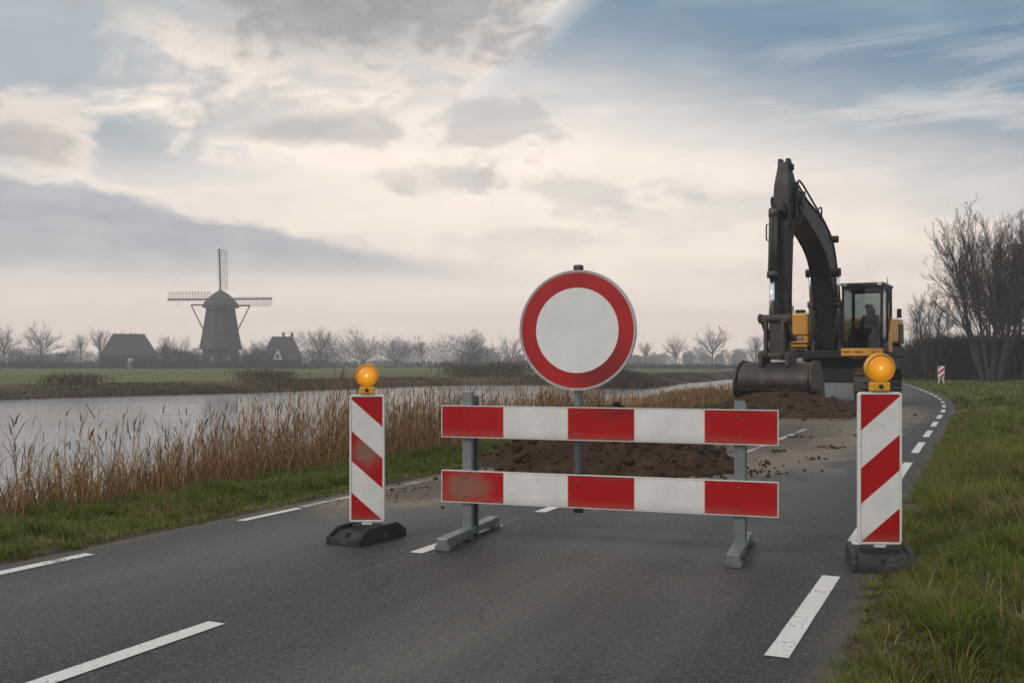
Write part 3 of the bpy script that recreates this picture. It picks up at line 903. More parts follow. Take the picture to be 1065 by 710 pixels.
def beacon(label, x, y, ps, rz_panel, rz_base, basedim, sgn, lampd, stain_shade):
    t = thing('guide_beacon', label, 'beacon', (x, y, 0), 0, 'guide beacons beside the barrier')
    w, h = ps
    bw, bl, bh = basedim
    # rubber foot: sloping block with pockets
    mb = MB()
    hw, hl = bw / 2, bl / 2
    prof = [(-hl, 0), (hl, 0), (hl, bh * .35), (hl * .62, bh), (hl * .18, bh), (hl * .18, bh * .8), (-hl * .18, bh * .8), (-hl * .18, bh), (-hl * .62, bh), (-hl, bh * .35)]
    Mx = Matrix.Rotation(R(90), 4, 'Z')
    mb.prism([(-hl, 0), (hl, 0), (hl, bh * .3), (hl * .6, bh * .72), (-hl * .6, bh * .72), (-hl, bh * .3)], -hw * .84, hw * .84, Mx)
    for sy in (-1, 1):
        mb.prism([(-hl - .004, .0), (hl + .004, .0), (hl + .004, bh * .42), (hl * .62, bh), (-hl * .62, bh), (-hl - .004, bh * .42)], sy * hw - sy * .16 * hw, sy * hw, Mx) if sy > 0 else \
        mb.prism([(-hl - .004, .0), (hl + .004, .0), (hl + .004, bh * .42), (hl * .62, bh), (-hl * .62, bh), (-hl - .004, bh * .42)], -hw, -hw + .16 * hw, Mx)
    mb.box((0, 0, bh * .8), (bw * .62, bl * .22, bh * .36))
    for sy in (-1, 1):
        mb.box((0, sy * hl * .62, bh * .55), (bw * .05, hl * .55, bh * .28))
        mb.box((0, sy * hl * .93, bh * .30), (bw * .98, hl * .12, bh * .22))
    bs = mb.build('rubber_base', RUBBER, t, .004, None, (0, 0, rz_base))
    z0 = bh + .014
    MB().box((0, 0, bh + .02), (.075, .04, .09)).build('spigot', WHITE, t, .004, None, (0, 0, rz_panel))
    # panel
    iw, ih = w - .034, h - .034
    pm = striped('beacon_sheeting', 'diag', iw, ih, sgn=sgn, stain_shade=stain_shade)
    rr = .022
    def rrect(w, h, r, n=6):
        out = []
        for cx, cz, a0 in ((w / 2 - r, h / 2 - r, 0), (-w / 2 + r, h / 2 - r, 90), (-w / 2 + r, -h / 2 + r, 180), (w / 2 - r, -h / 2 + r, 270)):
            for i in range(n + 1):
                a_ = R(a0 + 90 * i / n); out.append((cx + r * math.cos(a_), cz + r * math.sin(a_)))
        return out
    fr = MB().prism(rrect(w, h, rr), -.018, .018).build('panel', WHITE, t, .004, (0, 0, z0 + h / 2), (0, 0, rz_panel))
    for f in (1,):
        MB().prism(rrect(iw, ih, .006, 3), -.0205, -.016).build('striped_sheet', pm, fr)
    mb = MB()
    rim = rrect(w - .006, h - .006, rr - .003); inn = rrect(iw + .004, ih + .004, .008)
    vs = [(p[0], -.0245, p[1]) for p in rim] + [(p[0], -.0245, p[1]) for p in inn] + [(p[0], -.0175, p[1]) for p in rim] + [(p[0], -.0175, p[1]) for p in inn]
    n = len(rim); fs = []
    for i in range(n):
        j = (i + 1) % n
        fs += [(i, j, n + j, n + i), (2 * n + i, 2 * n + j, j, i), (n + i, n + j, 3 * n + j, 3 * n + i)]
    mb.add(vs, fs); mb.build('raised_rim', WHITE, fr, .0015)
    # lamp
    lt = z0 + h
    k = lampd / .2
    lp = MB().box((0, 0, .032 * k), (.125 * k, .07, .064 * k)).build('lamp', LAMP, t, .008, (0, 0, lt + .004), (0, 0, rz_panel))
    MB().lathe([(.062, -.03), (.062, .03)], 4).build('lamp_neck', LAMP, lp, .004, (0, 0, .07 * k), None) if False else None
    rr_ = lampd / 2
    Mz = Matrix.Translation((0, 0, .064 * k + rr_ * .93)) @ RX
    MB().lathe([(.001, -.045), (rr_ * .55, -.043), (rr_ * .86, -.034), (rr_ * .985, -.02), (rr_, .018), (rr_ * .985, .026), (rr_ * .93, .034), (rr_ * .885, .034), (rr_ * .885, .02)], 48, Mz).build('lamp_housing', LAMP, lp)
    MB().lathe([(.001, .034), (rr_ * .3, .0338), (rr_ * .6, .032), (rr_ * .8, .0285), (rr_ * .86, .025), (rr_ * .88, .018), (rr_ * .88, .01)], 48, RX).build('lens', LENS, lp, 0, (0, 0, .064 * k + rr_ * .93))
    MB().lathe([(.014, 0), (.014, .006), (.010, .010)], 16, Matrix.Translation((0, -.035, .034 * k)) @ RX).build('lamp_switch', LAMPDK, lp)
    MB().box((0, 0, 0), (.05 * k, .05, .02)).build('lamp_foot', LAMP, lp, .003, (0, 0, .068 * k))
    return t
beacon('slim beacon with red and white stripes falling to the right, standing left of the barrier', *at(382, 560.5), (.258, .936), R(2), R(-29), (.30, .57, .115), -1, .172,
       [(.0, .05, .13, .16, (.19, .16, .12), .75)])
beacon('slim beacon with red and white stripes rising to the right, standing at the right verge', *at(914.5, 588), (.275, .973), R(-3), R(-14), (.38, .50, .125), 1, .190, None)

# ------------------------------------------------------------------ excavator
EX = thing('excavator', 'yellow and black tracked excavator with its bucket resting on a soil mound', 'excavator', (10.55, 32.5, 0), math.atan2(-.875, -.485))
YEL = simple('excavator_yellow', (.60, .28, .022), .42, 0, .2, 3, (.22, .13, .06), .45)
DKG = simple('excavator_dark_paint', (.016, .017, .019), .5, 0, .35, 2.5, (.055, .045, .036), .35, 0, .3)
BLK = simple('black_paint', (.008, .008, .009), .55, 0, .3, 4, (.032, .027, .022), .3, 0, .3)
TRK = simple('track_steel', (.062, .052, .043), .7, .3, .35, 5, (.09, .065, .045), .7, .3)
BKT = simple('bucket_steel', (.050, .040, .034), .6, .35, .35, 3, (.13, .085, .055), .6, .3)
CHR = simple('chrome_rod', (.75, .78, .80), .14, 1, .05, 5)
CYL = simple('cylinder_paint', (.045, .044, .044), .4, .1, .3, 5, (.10, .085, .07), .3)
HOSE = simple('rubber_hose', (.012, .012, .012), .55, 0, .2, 9)
LIGHTGREY = simple('grey_panel', (.16, .165, .17), .5, 0, .2, 4)
m, nt, b = newmat('cab_glass')
tr = nt.nodes.new('ShaderNodeBsdfTransparent'); tr.inputs[0].default_value = (.66, .71, .70, 1)
gl = nt.nodes.new('ShaderNodeBsdfGlossy'); gl.inputs['Roughness'].default_value = .03
fz = nt.nodes.new('ShaderNodeFresnel'); fz.inputs[0].default_value = 1.5
mx = nt.nodes.new('ShaderNodeMixShader')
ff = S(nt, fz.outputs[0]) * .45 + texnoise(nt, objcoord(nt), 3, 4).lin(.3, .7, .0, .03)
nt.links.new(ff.k, mx.inputs[0]); nt.links.new(tr.outputs[0], mx.inputs[1]); nt.links.new(gl.outputs[0], mx.inputs[2])
nt.links.new(mx.outputs[0], nt.nodes['Material Output'].inputs[0])
GLASS = m

# undercarriage
mb = MB()
mb.box((0, 0, .98), (2.0, 2.0, .5)); mb.box((1.1, 0, .88), (.6, 2.0, .42)); mb.box((-1.1, 0, .88), (.6, 2.0, .42))
mb.lathe([(.95, 1.2), (.95, 1.34), (1.02, 1.34), (1.02, 1.44)], 32)
mb.build('undercarriage', BLK, EX, .02)
def track(yc):
    L, rr = 4.6, .50
    half = L / 2 - rr
    frm = MB().box((0, 0, .56), (L - 1.0, .34, .36))
    t = frm.build('track', BLK, EX, .03, (0, yc, 0))
    per = 4 * half + 2 * math.pi * rr
    n = 52
    mb = MB()
    for i in range(n):
        u = per * i / n
        if u < 2 * half: x, z, a_ = -half + u, .57 + rr, 0
        elif u < 2 * half + math.pi * rr:
            w = (u - 2 * half) / rr; x, z, a_ = half + rr * math.sin(w), .57 + rr * math.cos(w), w
        elif u < 4 * half + math.pi * rr: x, z, a_ = half - (u - 2 * half - math.pi * rr), .57 - rr, math.pi
        else:
            w = (u - 4 * half - math.pi * rr) / rr; x, z, a_ = -half - rr * math.sin(w), .57 - rr * math.cos(w), math.pi + w
        Mt = Matrix.Translation((x, 0, z)) @ Matrix.Rotation(a_, 4, 'Y')
        mb.box((0, 0, .025), (per / n * .93, .74, .035), Mt); mb.box((.06, 0, .055), (.03, .74, .035), Mt); mb.box((-.05, 0, .05), (.025, .74, .025), Mt)
        for sy in (-.1, .1): mb.box((0, sy, -.03), (per / n * .98, .06, .08), Mt)
    mb.build('track_belt', TRK, t)
    for nm, xx in (('sprocket', -half), ('idler_wheel', half)):
        MB().lathe([(.12, -.13), (.36, -.10), (.40, -.06), (.40, .06), (.36, .10), (.12, .13)], 24, Matrix.Translation((xx, 0, .57)) @ RX).build(nm, DKG, t)
    mb = MB()
    for i in range(7): mb.tube([(-half + .45 + i * .47, -.2, .27), (-half + .45 + i * .47, .2, .27)], .13, 14)
    mb.build('rollers', DKG, t)
for yc in (-1.36, 1.36): track(yc)

# upper structure
mb = MB(); mb.box((-.8, 0, 1.56), (4.4, 3.3, .2)); mb.box((1.0, 0, 1.56), (1.0, 1.1, .24))
mb.build('deck', BLK, EX, .02)
sk = MB(); sk.box((-1.55, 1.66, 1.66), (3.0, .14, .34)); sk.box((-1.25, -1.66, 1.62), (3.6, .14, .3)); sk.build('skirt', BLK, EX, .03)
body = MB()
body.prism([(-.22, 1.95), (-.22, 2.2), (-.75, 2.72), (-2.7, 2.78), (-3.0, 2.6), (-3.0, 1.95)], .62, 1.72)      # left house behind the cab
h1 = body.build('side_house', YEL, EX, .05)
mb = MB().box((-2.1, 1.735, 2.32), (.9, .02, .55)); mb.build('grille', BLK, h1, .004)
mb = MB().box((-2.1, 1.737, 1.99), (1.3, .02, .10)); mb.build('dark_band', BLK, h1, .004)
mb = MB()
mb.box((-1.0, -1.18, 2.34), (3.9, 1.08, 1.12))
h2 = mb.build('engine_house', YEL, EX, .07)
MB().box((.957, -1.18, 2.20), (.02, 1.06, .03)).build('panel_gap', BLK, h2)
MB().box((.957, -1.18, 1.92), (.02, 1.04, .05)).build('lower_gap', BLK, h2)
MB().box((.962, -.95, 2.08), (.03, .30, .12)).build('headlamp', LIGHTGREY, h2, .01)
mb = MB(); mb.box((.5, -1.0, 2.95), (.35, .28, .14)); mb.build('filler_cap', BLK, h2, .03)
mb = MB(); mb.tube([(.7, -1.5, 2.9), (.7, -1.5, 3.2), (-.6, -1.5, 3.2), (-.6, -1.5, 2.9)], .022, 8); mb.build('handrail', BLK, h2)
mb = MB(); mb.tube([(-1.6, -.8, 2.8), (-1.6, -.8, 3.25), (-1.68, -.8, 3.36)], .07, 12); mb.build('exhaust', BLK, h2)
mb = MB(); mb.box((-2.1, 0, 2.3), (1.7, 1.4, 1.0)); mb.build('engine_hood', YEL, EX, .08)
pts = [(-3.02, -1.62), (-3.02, 1.62), (-3.45, 1.5), (-3.75, .9), (-3.85, 0), (-3.75, -.9), (-3.45, -1.5)]
mb = MB(); n = len(pts)
mb.add([(p[0], p[1], 1.5) for p in pts] + [(p[0] + .05, p[1] * .98, 2.72) for p in pts], [tuple(range(n)), tuple(range(n, 2 * n))[::-1]] + [(i, n + i, n + (i + 1) % n, (i + 1) % n) for i in range(n)])
mb.build('counterweight', DKG, EX, .08)

# cab
cx0, cx1, cy0, cy1, cz0, cz1 = -.12, 1.72, .52, 1.74, 1.52, 3.70
cab = MB().box(((cx0 + cx1) / 2, (cy0 + cy1) / 2, cz0 + .04), (cx1 - cx0, cy1 - cy0, .12)).build('cab', BLK, EX, .02)
MB().box((cx1 + .01, (cy0 + cy1) / 2, cz0 + .10), (.06, cy1 - cy0 + .01, .24)).build('front_sill', YEL, cab, .02)
for dy in (-.45, -.1, .35): MB().box((cx1 + .045, (cy0 + cy1) / 2 + dy, cz0 + .11), (.012, .06 if dy > .2 else .2, .03)).build('vent_slot', BLK, cab)
fr = MB()
p_ = .085
for yy in (cy0 + p_ / 2, cy1 - p_ / 2):
    fr.tube([(cx1 - .02, yy, cz0 + .2), (cx1 + .0, yy, cz0 + 1.0), (cx1 - .06, yy, cz1 - .08)], [p_ / 2] * 3, 8)
    fr.box((cx0 + .05, yy, (cz0 + cz1) / 2), (.10, p_, cz1 - cz0 - .06))
    fr.box(((cx0 + cx1) / 2, yy, cz1 - .09), (cx1 - cx0 - .06, p_, .1))
fr.box((.62, cy1 - p_ / 2, (cz0 + cz1) / 2), (.08, p_ - .01, cz1 - cz0 - .1))
fr.box((cx1 - .06, (cy0 + cy1) / 2, cz1 - .10), (.07, cy1 - cy0 - .1, .12))
fr.box((cx1 - .0, (cy0 + cy1) / 2, cz0 + .95), (.045, cy1 - cy0 - .12, .035))
fr.box((cx0 + .05, (cy0 + cy1) / 2, cz1 - .12), (.09, cy1 - cy0 - .1, .14))
fr.box((cx0 + .05, (cy0 + cy1) / 2, cz0 + .45), (.09, cy1 - cy0 - .1, .9))
fr.build('cab_frame', BLK, cab, .012)
rf = MB().box(((cx0 + cx1) / 2 - .02, (cy0 + cy1) / 2, cz1 - .0), (cx1 - cx0 + .06, cy1 - cy0 + .06, .09)); rf.box((.5, 1.13, cz1 + .06), (.7, .6, .05))
rf_ = rf.build('roof', simple('cab_roof', (.05, .052, .055), .5, 0, .3, 4), cab, .035)
for yy in (cy0 + .1, cy1 - .1):
    MB().box((cx1 + .01, yy, cz1 - .015), (.06, .13, .075)).build('work_lamp', simple('lamp_glass', (.55, .56, .55), .2, 0, .1, 9), rf_, .015)
mb = MB(); mb.tube([(.1, 1.62, cz1), (.1, 1.62, cz1 + .32)], [.02, .008], 8); mb.build('aerial', BLK, rf_); MB().tube([(-.05, 1.3, cz1), (-.05, 1.3, cz1 + .16)], .03, 8).build('lamp_socket', BLK, rf_)
MB().box((cx1 - .02, (cy0 + cy1) / 2, (cz0 + .22 + cz1 - .14) / 2), (.008, cy1 - cy0 - .15, cz1 - cz0 - .38)).build('windscreen', GLASS, cab)
MB().box((1.15, cy1 - .04, cz0 + 1.15), (.98, .008, 1.75)).build('door_window', GLASS, cab)
MB().box((.28, cy1 - .04, cz0 + 1.45), (.58, .008, 1.25)).build('side_window', GLASS, cab)
MB().box((.8, cy0 + .04, cz0 + 1.15), (1.6, .008, 1.75)).build('far_window', GLASS, cab)
MB().box((cx0 + .05, (cy0 + cy1) / 2, cz0 + 1.45), (.008, cy1 - cy0 - .17, 1.05)).build('rear_window', GLASS, cab)
mb = MB().prism([(.66, cz0 + .12), (.66, cz0 + .45), (-.02, cz0 + 1.25), (-.10, cz0 + 1.25), (-.10, cz0 + .12)], cy1 - .03, cy1 + .012)
mb.build('lower_side_panel', YEL, cab, .008)
MB().prism([(1.62, cz0 + .12), (1.62, cz0 + .3), (.70, cz0 + .5), (.70, cz0 + .12)], cy1 - .03, cy1 + .010).build('door_panel', DKG, cab, .006)
mb = MB(); mb.tube([(1.3, cy1 + .03, cz0 + .6), (1.34, cy1 + .08, cz0 + .75), (1.34, cy1 + .08, cz0 + 1.5), (1.3, cy1 + .03, cz0 + 1.62)], .018, 8); mb.build('grab_rail', BLK, cab)
mb = MB(); mb.tube([(1.66, cy1, cz1 - .25), (1.72, cy1 + .16, cz1 - .2)], .014, 8); mb.box((1.72, cy1 + .17, cz1 - .42), (.05, .15, .36)); mb.build('mirror', BLK, cab, .012)
mb = MB(); mb.box((-1.3, cy1 + .05, 2.92), (.06, .14, .30)); mb.tube([(-1.3, cy1 - .05, 2.75), (-1.3, cy1 + .05, 2.9)], .012, 6); mb.build('rear_mirror', BLK, cab, .012)
seat = MB(); seat.box((.35, 1.12, cz0 + .45), (.55, .52, .18)); seat.box((.10, 1.12, cz0 + .9), (.16, .5, .8)); seat.box((.08, 1.12, cz0 + 1.4), (.10, .28, .22)); seat.box((.35, 1.12, cz0 + .22), (.4, .4, .3))
for sy in (-.34, .34): seat.box((.55, 1.12 + sy, cz0 + .55), (.6, .14, .12))
seat.build('seat', simple('seat_cloth', (.018, .018, .02), .85), cab, .04)
MB().box((1.35, 1.12, cz0 + .35), (.25, .9, .5)).build('dashboard', BLK, cab, .02)
for yy in (.95, 1.3): MB().tube([(1.2, yy, cz0 + .1), (1.05, yy, cz0 + .75)], .02, 6).build('control_lever', BLK, cab)

# boom
def offset_poly(cl, hw):
    L_, R_ = [], []
    for i, (x, z) in enumerate(cl):
        a_ = cl[max(i - 1, 0)]; b_ = cl[min(i + 1, len(cl) - 1)]
        dx, dz = b_[0] - a_[0], b_[1] - a_[1]; l = math.hypot(dx, dz)
        L_.append((x - dz / l * hw[i], z + dx / l * hw[i])); R_.append((x + dz / l * hw[i], z - dx / l * hw[i]))
    return L_ + R_[::-1], L_, R_
def cat(pts, sub=5):
    out = []
    for i in range(len(pts) - 1):
        p0, p1, p2, p3 = (np.array(pts[max(0, min(len(pts) - 1, j))], float) for j in (i - 1, i, i + 1, i + 2))
        for k in range(sub):
            t = k / sub
            out.append(tuple(.5 * (2 * p1 + (p2 - p0) * t + (2 * p0 - 5 * p1 + 4 * p2 - p3) * t * t + (3 * p1 - p0 - 3 * p2 + p3) * t ** 3)))
    out.append(tuple(map(float, pts[-1])))
    return out
bc = cat([(.9, 1.75, .30), (1.22, 3.1, .50), (1.95, 4.42, .52), (3.3, 5.12, .40), (6.45, 5.72, .22)], 5)
poly, up_, lo_ = offset_poly([(p[0], p[1]) for p in bc], [p[2] for p in bc])
mb = MB()
nL = len(bc)
def slab(y0, y1, ins=0.0):
    # boom as a chain of quads so the concave outline stays clean
    vs, fs = [], []
    for i in range(nL):
        for (pt, yy) in ((up_[i], y0), (up_[i], y1), (lo_[i], y1), (lo_[i], y0)):
            vs.append((pt[0], yy, pt[1]))
    for i in range(nL - 1):
        for j in range(4):
            j2 = (j + 1) % 4
            fs.append((i * 4 + j, i * 4 + j2, (i + 1) * 4 + j2, (i + 1) * 4 + j))
    fs.append((3, 2, 1, 0)); e = (nL - 1) * 4; fs.append((e, e + 1, e + 2, e + 3))
    return vs, fs
v_, f_ = slab(-.27, .27)
mb.add(v_, [tuple(reversed(f)) for f in f_])
boom = mb.build('boom', DKG, EX, .012)
mb = MB()
for i in range(nL - 1):     # welded edge strips
    for y0 in (-.29, .27):
        for e_ in (up_, lo_):
            a_, b_ = e_[i], e_[i + 1]
            mb.tube([(a_[0], y0 + .01, a_[1]), (b_[0], y0 + .01, b_[1])], .03, 6)
mb.build('edge_welds', BLK, boom)
mb = MB()
for yy in (-.40, .40): mb.prism([(.55, 1.45), (1.5, 1.45), (1.25, 2.15), (.75, 2.15)], yy - .05, yy + .05)
mb.tube([(.95, -.5, 1.85), (.95, .5, 1.85)], .12, 16)
mb.build('boom_bracket', BLK, EX, .01)
MB().tube([(6.42, -.42, 5.66), (6.42, .42, 5.66)], .15, 20).build('boom_pin', BLK, boom)
MB().tube([(1.85, -.52, 4.08), (1.85, .52, 4.08)], .13, 16).build('lift_pin', BLK, boom)
mb = MB()
for yy in (-.13, .13): mb.prism([(1.45, 4.75), (2.1, 5.05), (1.75, 5.35), (1.5, 5.25)], yy - .03, yy + .03)
mb.tube([(1.68, -.32, 5.12), (1.68, .42, 5.12)], .11, 14); mb.build('cylinder_bracket', BLK, boom, .008)
mb = MB().box((2.6, .335, 4.6), (.16, .05, .12)); mb.build('boom_lamp', LIGHTGREY, boom, .01)
def cyl(name, a_, b_, frac, r1, r2, par):
    a_, b_ = Vector(a_), Vector(b_); mid_ = a_.lerp(b_, frac)
    d_ = (b_ - a_).normalized()
    mb = MB().tube([a_, mid_], r1, 18); mb.tube([mid_ - d_ * .10, mid_ + d_ * .05], r1 * 1.22, 18); mb.tube([a_ - d_ * .05, a_ + d_ * .16], r1 * 1.15, 14)
    o = mb.build(name, CYL, par)
    MB().tube([mid_, b_], r2, 16).build('piston_rod', CHR, o)
    n_ = d_.cross(Vector((0, 1, 0))).normalized() * (r1 * 1.25)
    MB().tube([a_ + d_ * .2 + n_, a_ + d_ * .25 + n_ * 1.15, mid_ - d_ * .2 + n_ * 1.15, mid_ - d_ * .12 + n_], .018, 6).build('oil_pipe', HOSE, o)
    return o
for yy in (-.40, .40): cyl('lift_cylinder', (1.05, yy, 1.65), (1.85, yy, 4.08), .62, .125, .075, EX)
cyl('arm_cylinder', (1.68, 0, 5.12), (6.72, 0, 6.42), .60, .125, .075, EX)

# stick, bucket cylinder, linkage and bucket
st_prof = [(6.86, 6.62), (7.06, 6.60), (7.25, 5.95), (7.33, 5.35), (7.33, 3.6), (7.30, 1.55), (7.02, 1.45), (6.86, 3.6), (6.72, 4.7), (6.22, 5.45), (6.22, 5.9), (6.6, 6.35)]
stick = MB().prism(st_prof, -.16, .24)
stick.v = [(x_, .04 + (y_ - .04) * (.62 if z_ > 6.5 else (.85 if z_ > 6.2 else 1)), z_) for x_, y_, z_ in stick.v]
stick = stick.build('stick', DKG, EX, .015)
mb = MB()
for yy in (-.06, .14): mb.prism([(6.62, 6.30), (6.68, 6.58), (6.80, 6.70), (7.0, 6.70), (7.06, 6.5)], yy - .05, yy + .05)
mb.tube([(6.74, -.16, 6.5), (6.74, .24, 6.5)], .09, 14); mb.build('stick_ears', BLK, stick, .01)
mb = MB()
for yy in (-.18, .26): mb.prism([(6.30, 5.2), (6.62, 5.15), (6.75, 5.7), (6.6, 6.1), (6.28, 6.0)], yy - .02, yy + .02)
for yy in (-.14, .14): mb.prism([(7.2, 5.0), (7.2, 5.55), (7.45, 5.4), (7.55, 5.25), (7.45, 5.1)], yy - .03, yy + .03)
mb.tube([(7.48, -.2, 5.26), (7.48, .2, 5.26)], .07, 12)
mb.build('pivot_plates', BLK, stick, .008)
cyl('bucket_cylinder', (7.48, -.10, 5.26), (7.78, -.08, 2.42), .60, .118, .07, EX)
mb = MB(); mb.tube([(7.25, -.21, 5.0), (7.30, -.34, 4.92), (7.30, -.34, 4.55), (7.25, -.21, 4.45)], .02, 8); mb.build('guard_loop', BLK, stick)
mb = MB()
for yy in (-.30, .30):
    mb.prism([(7.12, 1.92), (7.26, 1.86), (7.88, 2.36), (7.84, 2.54), (7.68, 2.54)], yy - .045, yy + .045)       # rocker links
    mb.prism([(7.70, 2.48), (7.87, 2.42), (7.92, 1.50), (7.78, 1.36), (7.66, 1.46)], yy * .72 - .04, yy * .72 + .04)       # push links
for (xx, zz, r_) in ((7.78, 2.44, .10), (7.2, 1.94, .09), (7.78, 1.48, .10)): mb.tube([(xx, -.42, zz), (xx, .42, zz)], r_, 14)
for (xx, zz, r_) in ((7.78, 2.44, .13), (7.78, 1.48, .13)):
    for yy in (-.40, .36): mb.tube([(xx, yy, zz), (xx, yy + .05, zz)], r_, 14)
mb.box((7.72, 0, 2.0), (.10, .30, .9))
mb.build('bucket_linkage', TRK, EX, .008)
bo = [(6.78, 1.20), (7.1, 1.30), (7.5, 1.30), (7.80, 1.20), (8.0, 1.02), (8.06, .82), (7.98, .62), (7.78, .48), (7.45, .40), (7.05, .37), (6.60, .39)]
bi = [(6.78, 1.14), (7.1, 1.235), (7.49, 1.235), (7.76, 1.14), (7.93, .99), (7.985, .82), (7.92, .66), (7.74, .54), (7.43, .465), (7.05, .435), (6.62, .43)]
bo = cat(bo, 3); bi = cat(bi, 3)
BW = .89
vs, fs = [], []
for (o1, i1) in zip(bo, bi):
    for (pt, yy) in ((o1, -BW), (o1, BW), (i1, BW), (i1, -BW)): vs.append((pt[0], yy, pt[1]))
for i in range(len(bo) - 1):
    for j in range(4):
        j2 = (j + 1) % 4; fs.append((i * 4 + j, (i + 1) * 4 + j, (i + 1) * 4 + j2, i * 4 + j2))
fs += [(0, 1, 2, 3), tuple((len(bo) - 1) * 4 + k for k in (3, 2, 1, 0))]
mb = MB(); mb.add(vs, fs, 0, False)
bk = mb.build('bucket', BKT, EX)
bk.data.polygons.foreach_set('use_smooth', [True] * len(bk.data.polygons))
bk.modifiers.new('edges', 'EDGE_SPLIT').split_angle = R(40)
sp_ = cat([(6.62, .36), (6.74, 1.24), (7.1, 1.34), (7.5, 1.35), (7.84, 1.24), (8.05, 1.05), (8.12, .82), (8.04, .58), (7.82, .43), (7.45, .34), (7.05, .31), (6.62, .36)], 3)[:-1]
for sy in (-1, 1):
    mb = MB()
    n = len(sp_)
    # plates flare outwards a little towards the lip
    fl = lambda z: (1.32 - z) * .10
    prof = sp_
    a0 = [(p[0], sy * (BW + .005 + fl(p[1])), p[1]) for p in prof]; a1_ = [(p[0], sy * (BW + .065 + fl(p[1])), p[1]) for p in prof]
    mb.add(a0 + a1_, [tuple(range(n)), tuple(range(n, 2 * n))[::-1]] + [(i, n + i, n + (i + 1) % n, (i + 1) % n) for i in range(n)])
    mb.build('side_plate', BKT, bk, .006)
mb = MB()
for zz in (.62, .5): pass
for yy in np.linspace(-.74, .74, 5): mb.prism([(6.2, .36), (6.64, .35), (6.64, .45), (6.5, .46)], yy - .07, yy + .07)
mb.build('teeth', TRK, bk, .006)
mb = MB()
for yy in (-.34, .34): mb.prism([(6.98, 1.28), (7.05, 1.62), (7.25, 1.66), (7.6, 1.62), (7.9, 1.56), (7.92, 1.22), (7.5, 1.30)], yy - .045, yy + .045)
mb.tube([(7.17, -.4, 1.52), (7.17, .4, 1.52)], .09, 14); mb.build('bucket_ears', BKT, bk, .008)
mb = MB()
for z1, x1 in ((.78, 8.062), (.62, 7.985)): mb.box((x1 - .01, 0, z1), (.02, BW * 2, .03))
mb.build('wear_strips', BKT, bk, .004)
# hoses
def hose(par, pts, r_=.028):
    MB().tube(cat(pts, 6), r_, 7).build('hose', HOSE, par)
for k, yy in enumerate((.14, .24)):
    hose(boom, [(1.3, yy, 3.2), (1.05, yy, 4.3), (1.55, yy, 5.0), (2.6, yy + .02, 5.35 + k * .06), (4.4, yy, 5.85 + k * .05), (6.0, yy, 6.2 + k * .04), (6.55, yy + .06, 5.95), (6.75, yy + .06, 5.2), (6.85, yy, 4.6)])
hose(boom, [(3.2, .2, 5.4), (3.5, .3, 5.75), (3.9, .34, 5.8), (4.2, .26, 5.62)], .025)
hose(boom, [(5.4, .2, 5.7), (5.9, .34, 5.95), (6.2, .36, 5.4), (6.5, .3, 5.0), (6.8, .25, 5.3)], .03)
hose(boom, [(5.6, -.2, 5.6), (6.1, -.34, 5.5), (6.4, -.34, 4.9), (6.75, -.28, 4.8)], .03)
hose(EX, [(1.2, .2, 1.7), (1.65, .34, 2.3), (1.5, .36, 3.2), (1.2, .2, 3.6)], .03)
hose(EX, [(1.2, -.15, 1.7), (1.8, -.3, 2.1), (1.9, -.34, 2.9), (1.75, -.32, 3.4)], .03)
hose(stick, [(6.95, .24, 5.0), (7.2, .27, 4.0), (7.1, .26, 3.0), (7.0, .25, 2.2)], .022)

# operator
def skin_person(name, joints, edges, mat, parent=None):
    me = bpy.data.meshes.new(name)
    me.from_pydata([j[:3] for j in joints], edges, [])
    o = bpy.data.objects.new(name, me); COL.objects.link(o)
    sk_ = o.modifiers.new('skin', 'SKIN')
    for i, j in enumerate(joints): me.skin_vertices[0].data[i].radius = (j[3], j[3] * (j[4] if len(j) > 4 else 1))
    me.skin_vertices[0].data[0].use_root = True
    o.modifiers.new('sub', 'SUBSURF').levels = 2; o.modifiers['sub'].render_levels = 2
    dg = bpy.context.evaluated_depsgraph_get()
    me2 = bpy.data.meshes.new_from_object(o.evaluated_get(dg))
    me2.name = name; me2.materials.clear(); me2.materials.append(mat)
    me2.polygons.foreach_set('material_index', [0] * len(me2.polygons))
    me2.polygons.foreach_set('use_smooth', [True] * len(me2.polygons))
    o.modifiers.clear(); o.data = me2
    if parent: o.parent = parent
    return o
Mex = Matrix.Translation((10.55, 32.5, 0)) @ Matrix.Rotation(math.atan2(-.875, -.485), 4, 'Z')
cz = cz0
J = [(.36, 1.12, cz + .62, .17), (.32, 1.12, cz + .85, .16), (.32, 1.12, cz + 1.08, .18), (.33, 1.12, cz + 1.24, .10), (.36, 1.12, cz + 1.33, .065), (.39, 1.12, cz + 1.43, .10), (.40, 1.12, cz + 1.54, .095),
     (.33, .93, cz + 1.17, .075), (.42, .87, cz + .92, .055), (.72, .90, cz + .78, .042), (.83, .92, cz + .78, .04),
     (.33, 1.31, cz + 1.17, .075), (.42, 1.37, cz + .92, .055), (.72, 1.34, cz + .78, .042), (.83, 1.32, cz + .78, .04),
     (.45, 1.02, cz + .60, .10), (.85, .98, cz + .62, .075), (.98, .98, cz + .25, .055), (1.12, .98, cz + .20, .045),
     (.45, 1.22, cz + .60, .10), (.85, 1.26, cz + .62, .075), (.98, 1.26, cz + .25, .055), (1.12, 1.26, cz + .20, .045)]
E_ = [(0, 1), (1, 2), (2, 3), (3, 4), (4, 5), (5, 6), (2, 7), (7, 8), (8, 9), (9, 10), (2, 11), (11, 12), (12, 13), (13, 14), (0, 15), (15, 16), (16, 17), (17, 18), (0, 19), (19, 20), (20, 21), (21, 22)]
pr = skin_person('person', J, E_, simple('dark_work_clothes', (.022, .022, .025), .8, 0, .3, 5))
pr.matrix_world = Mex
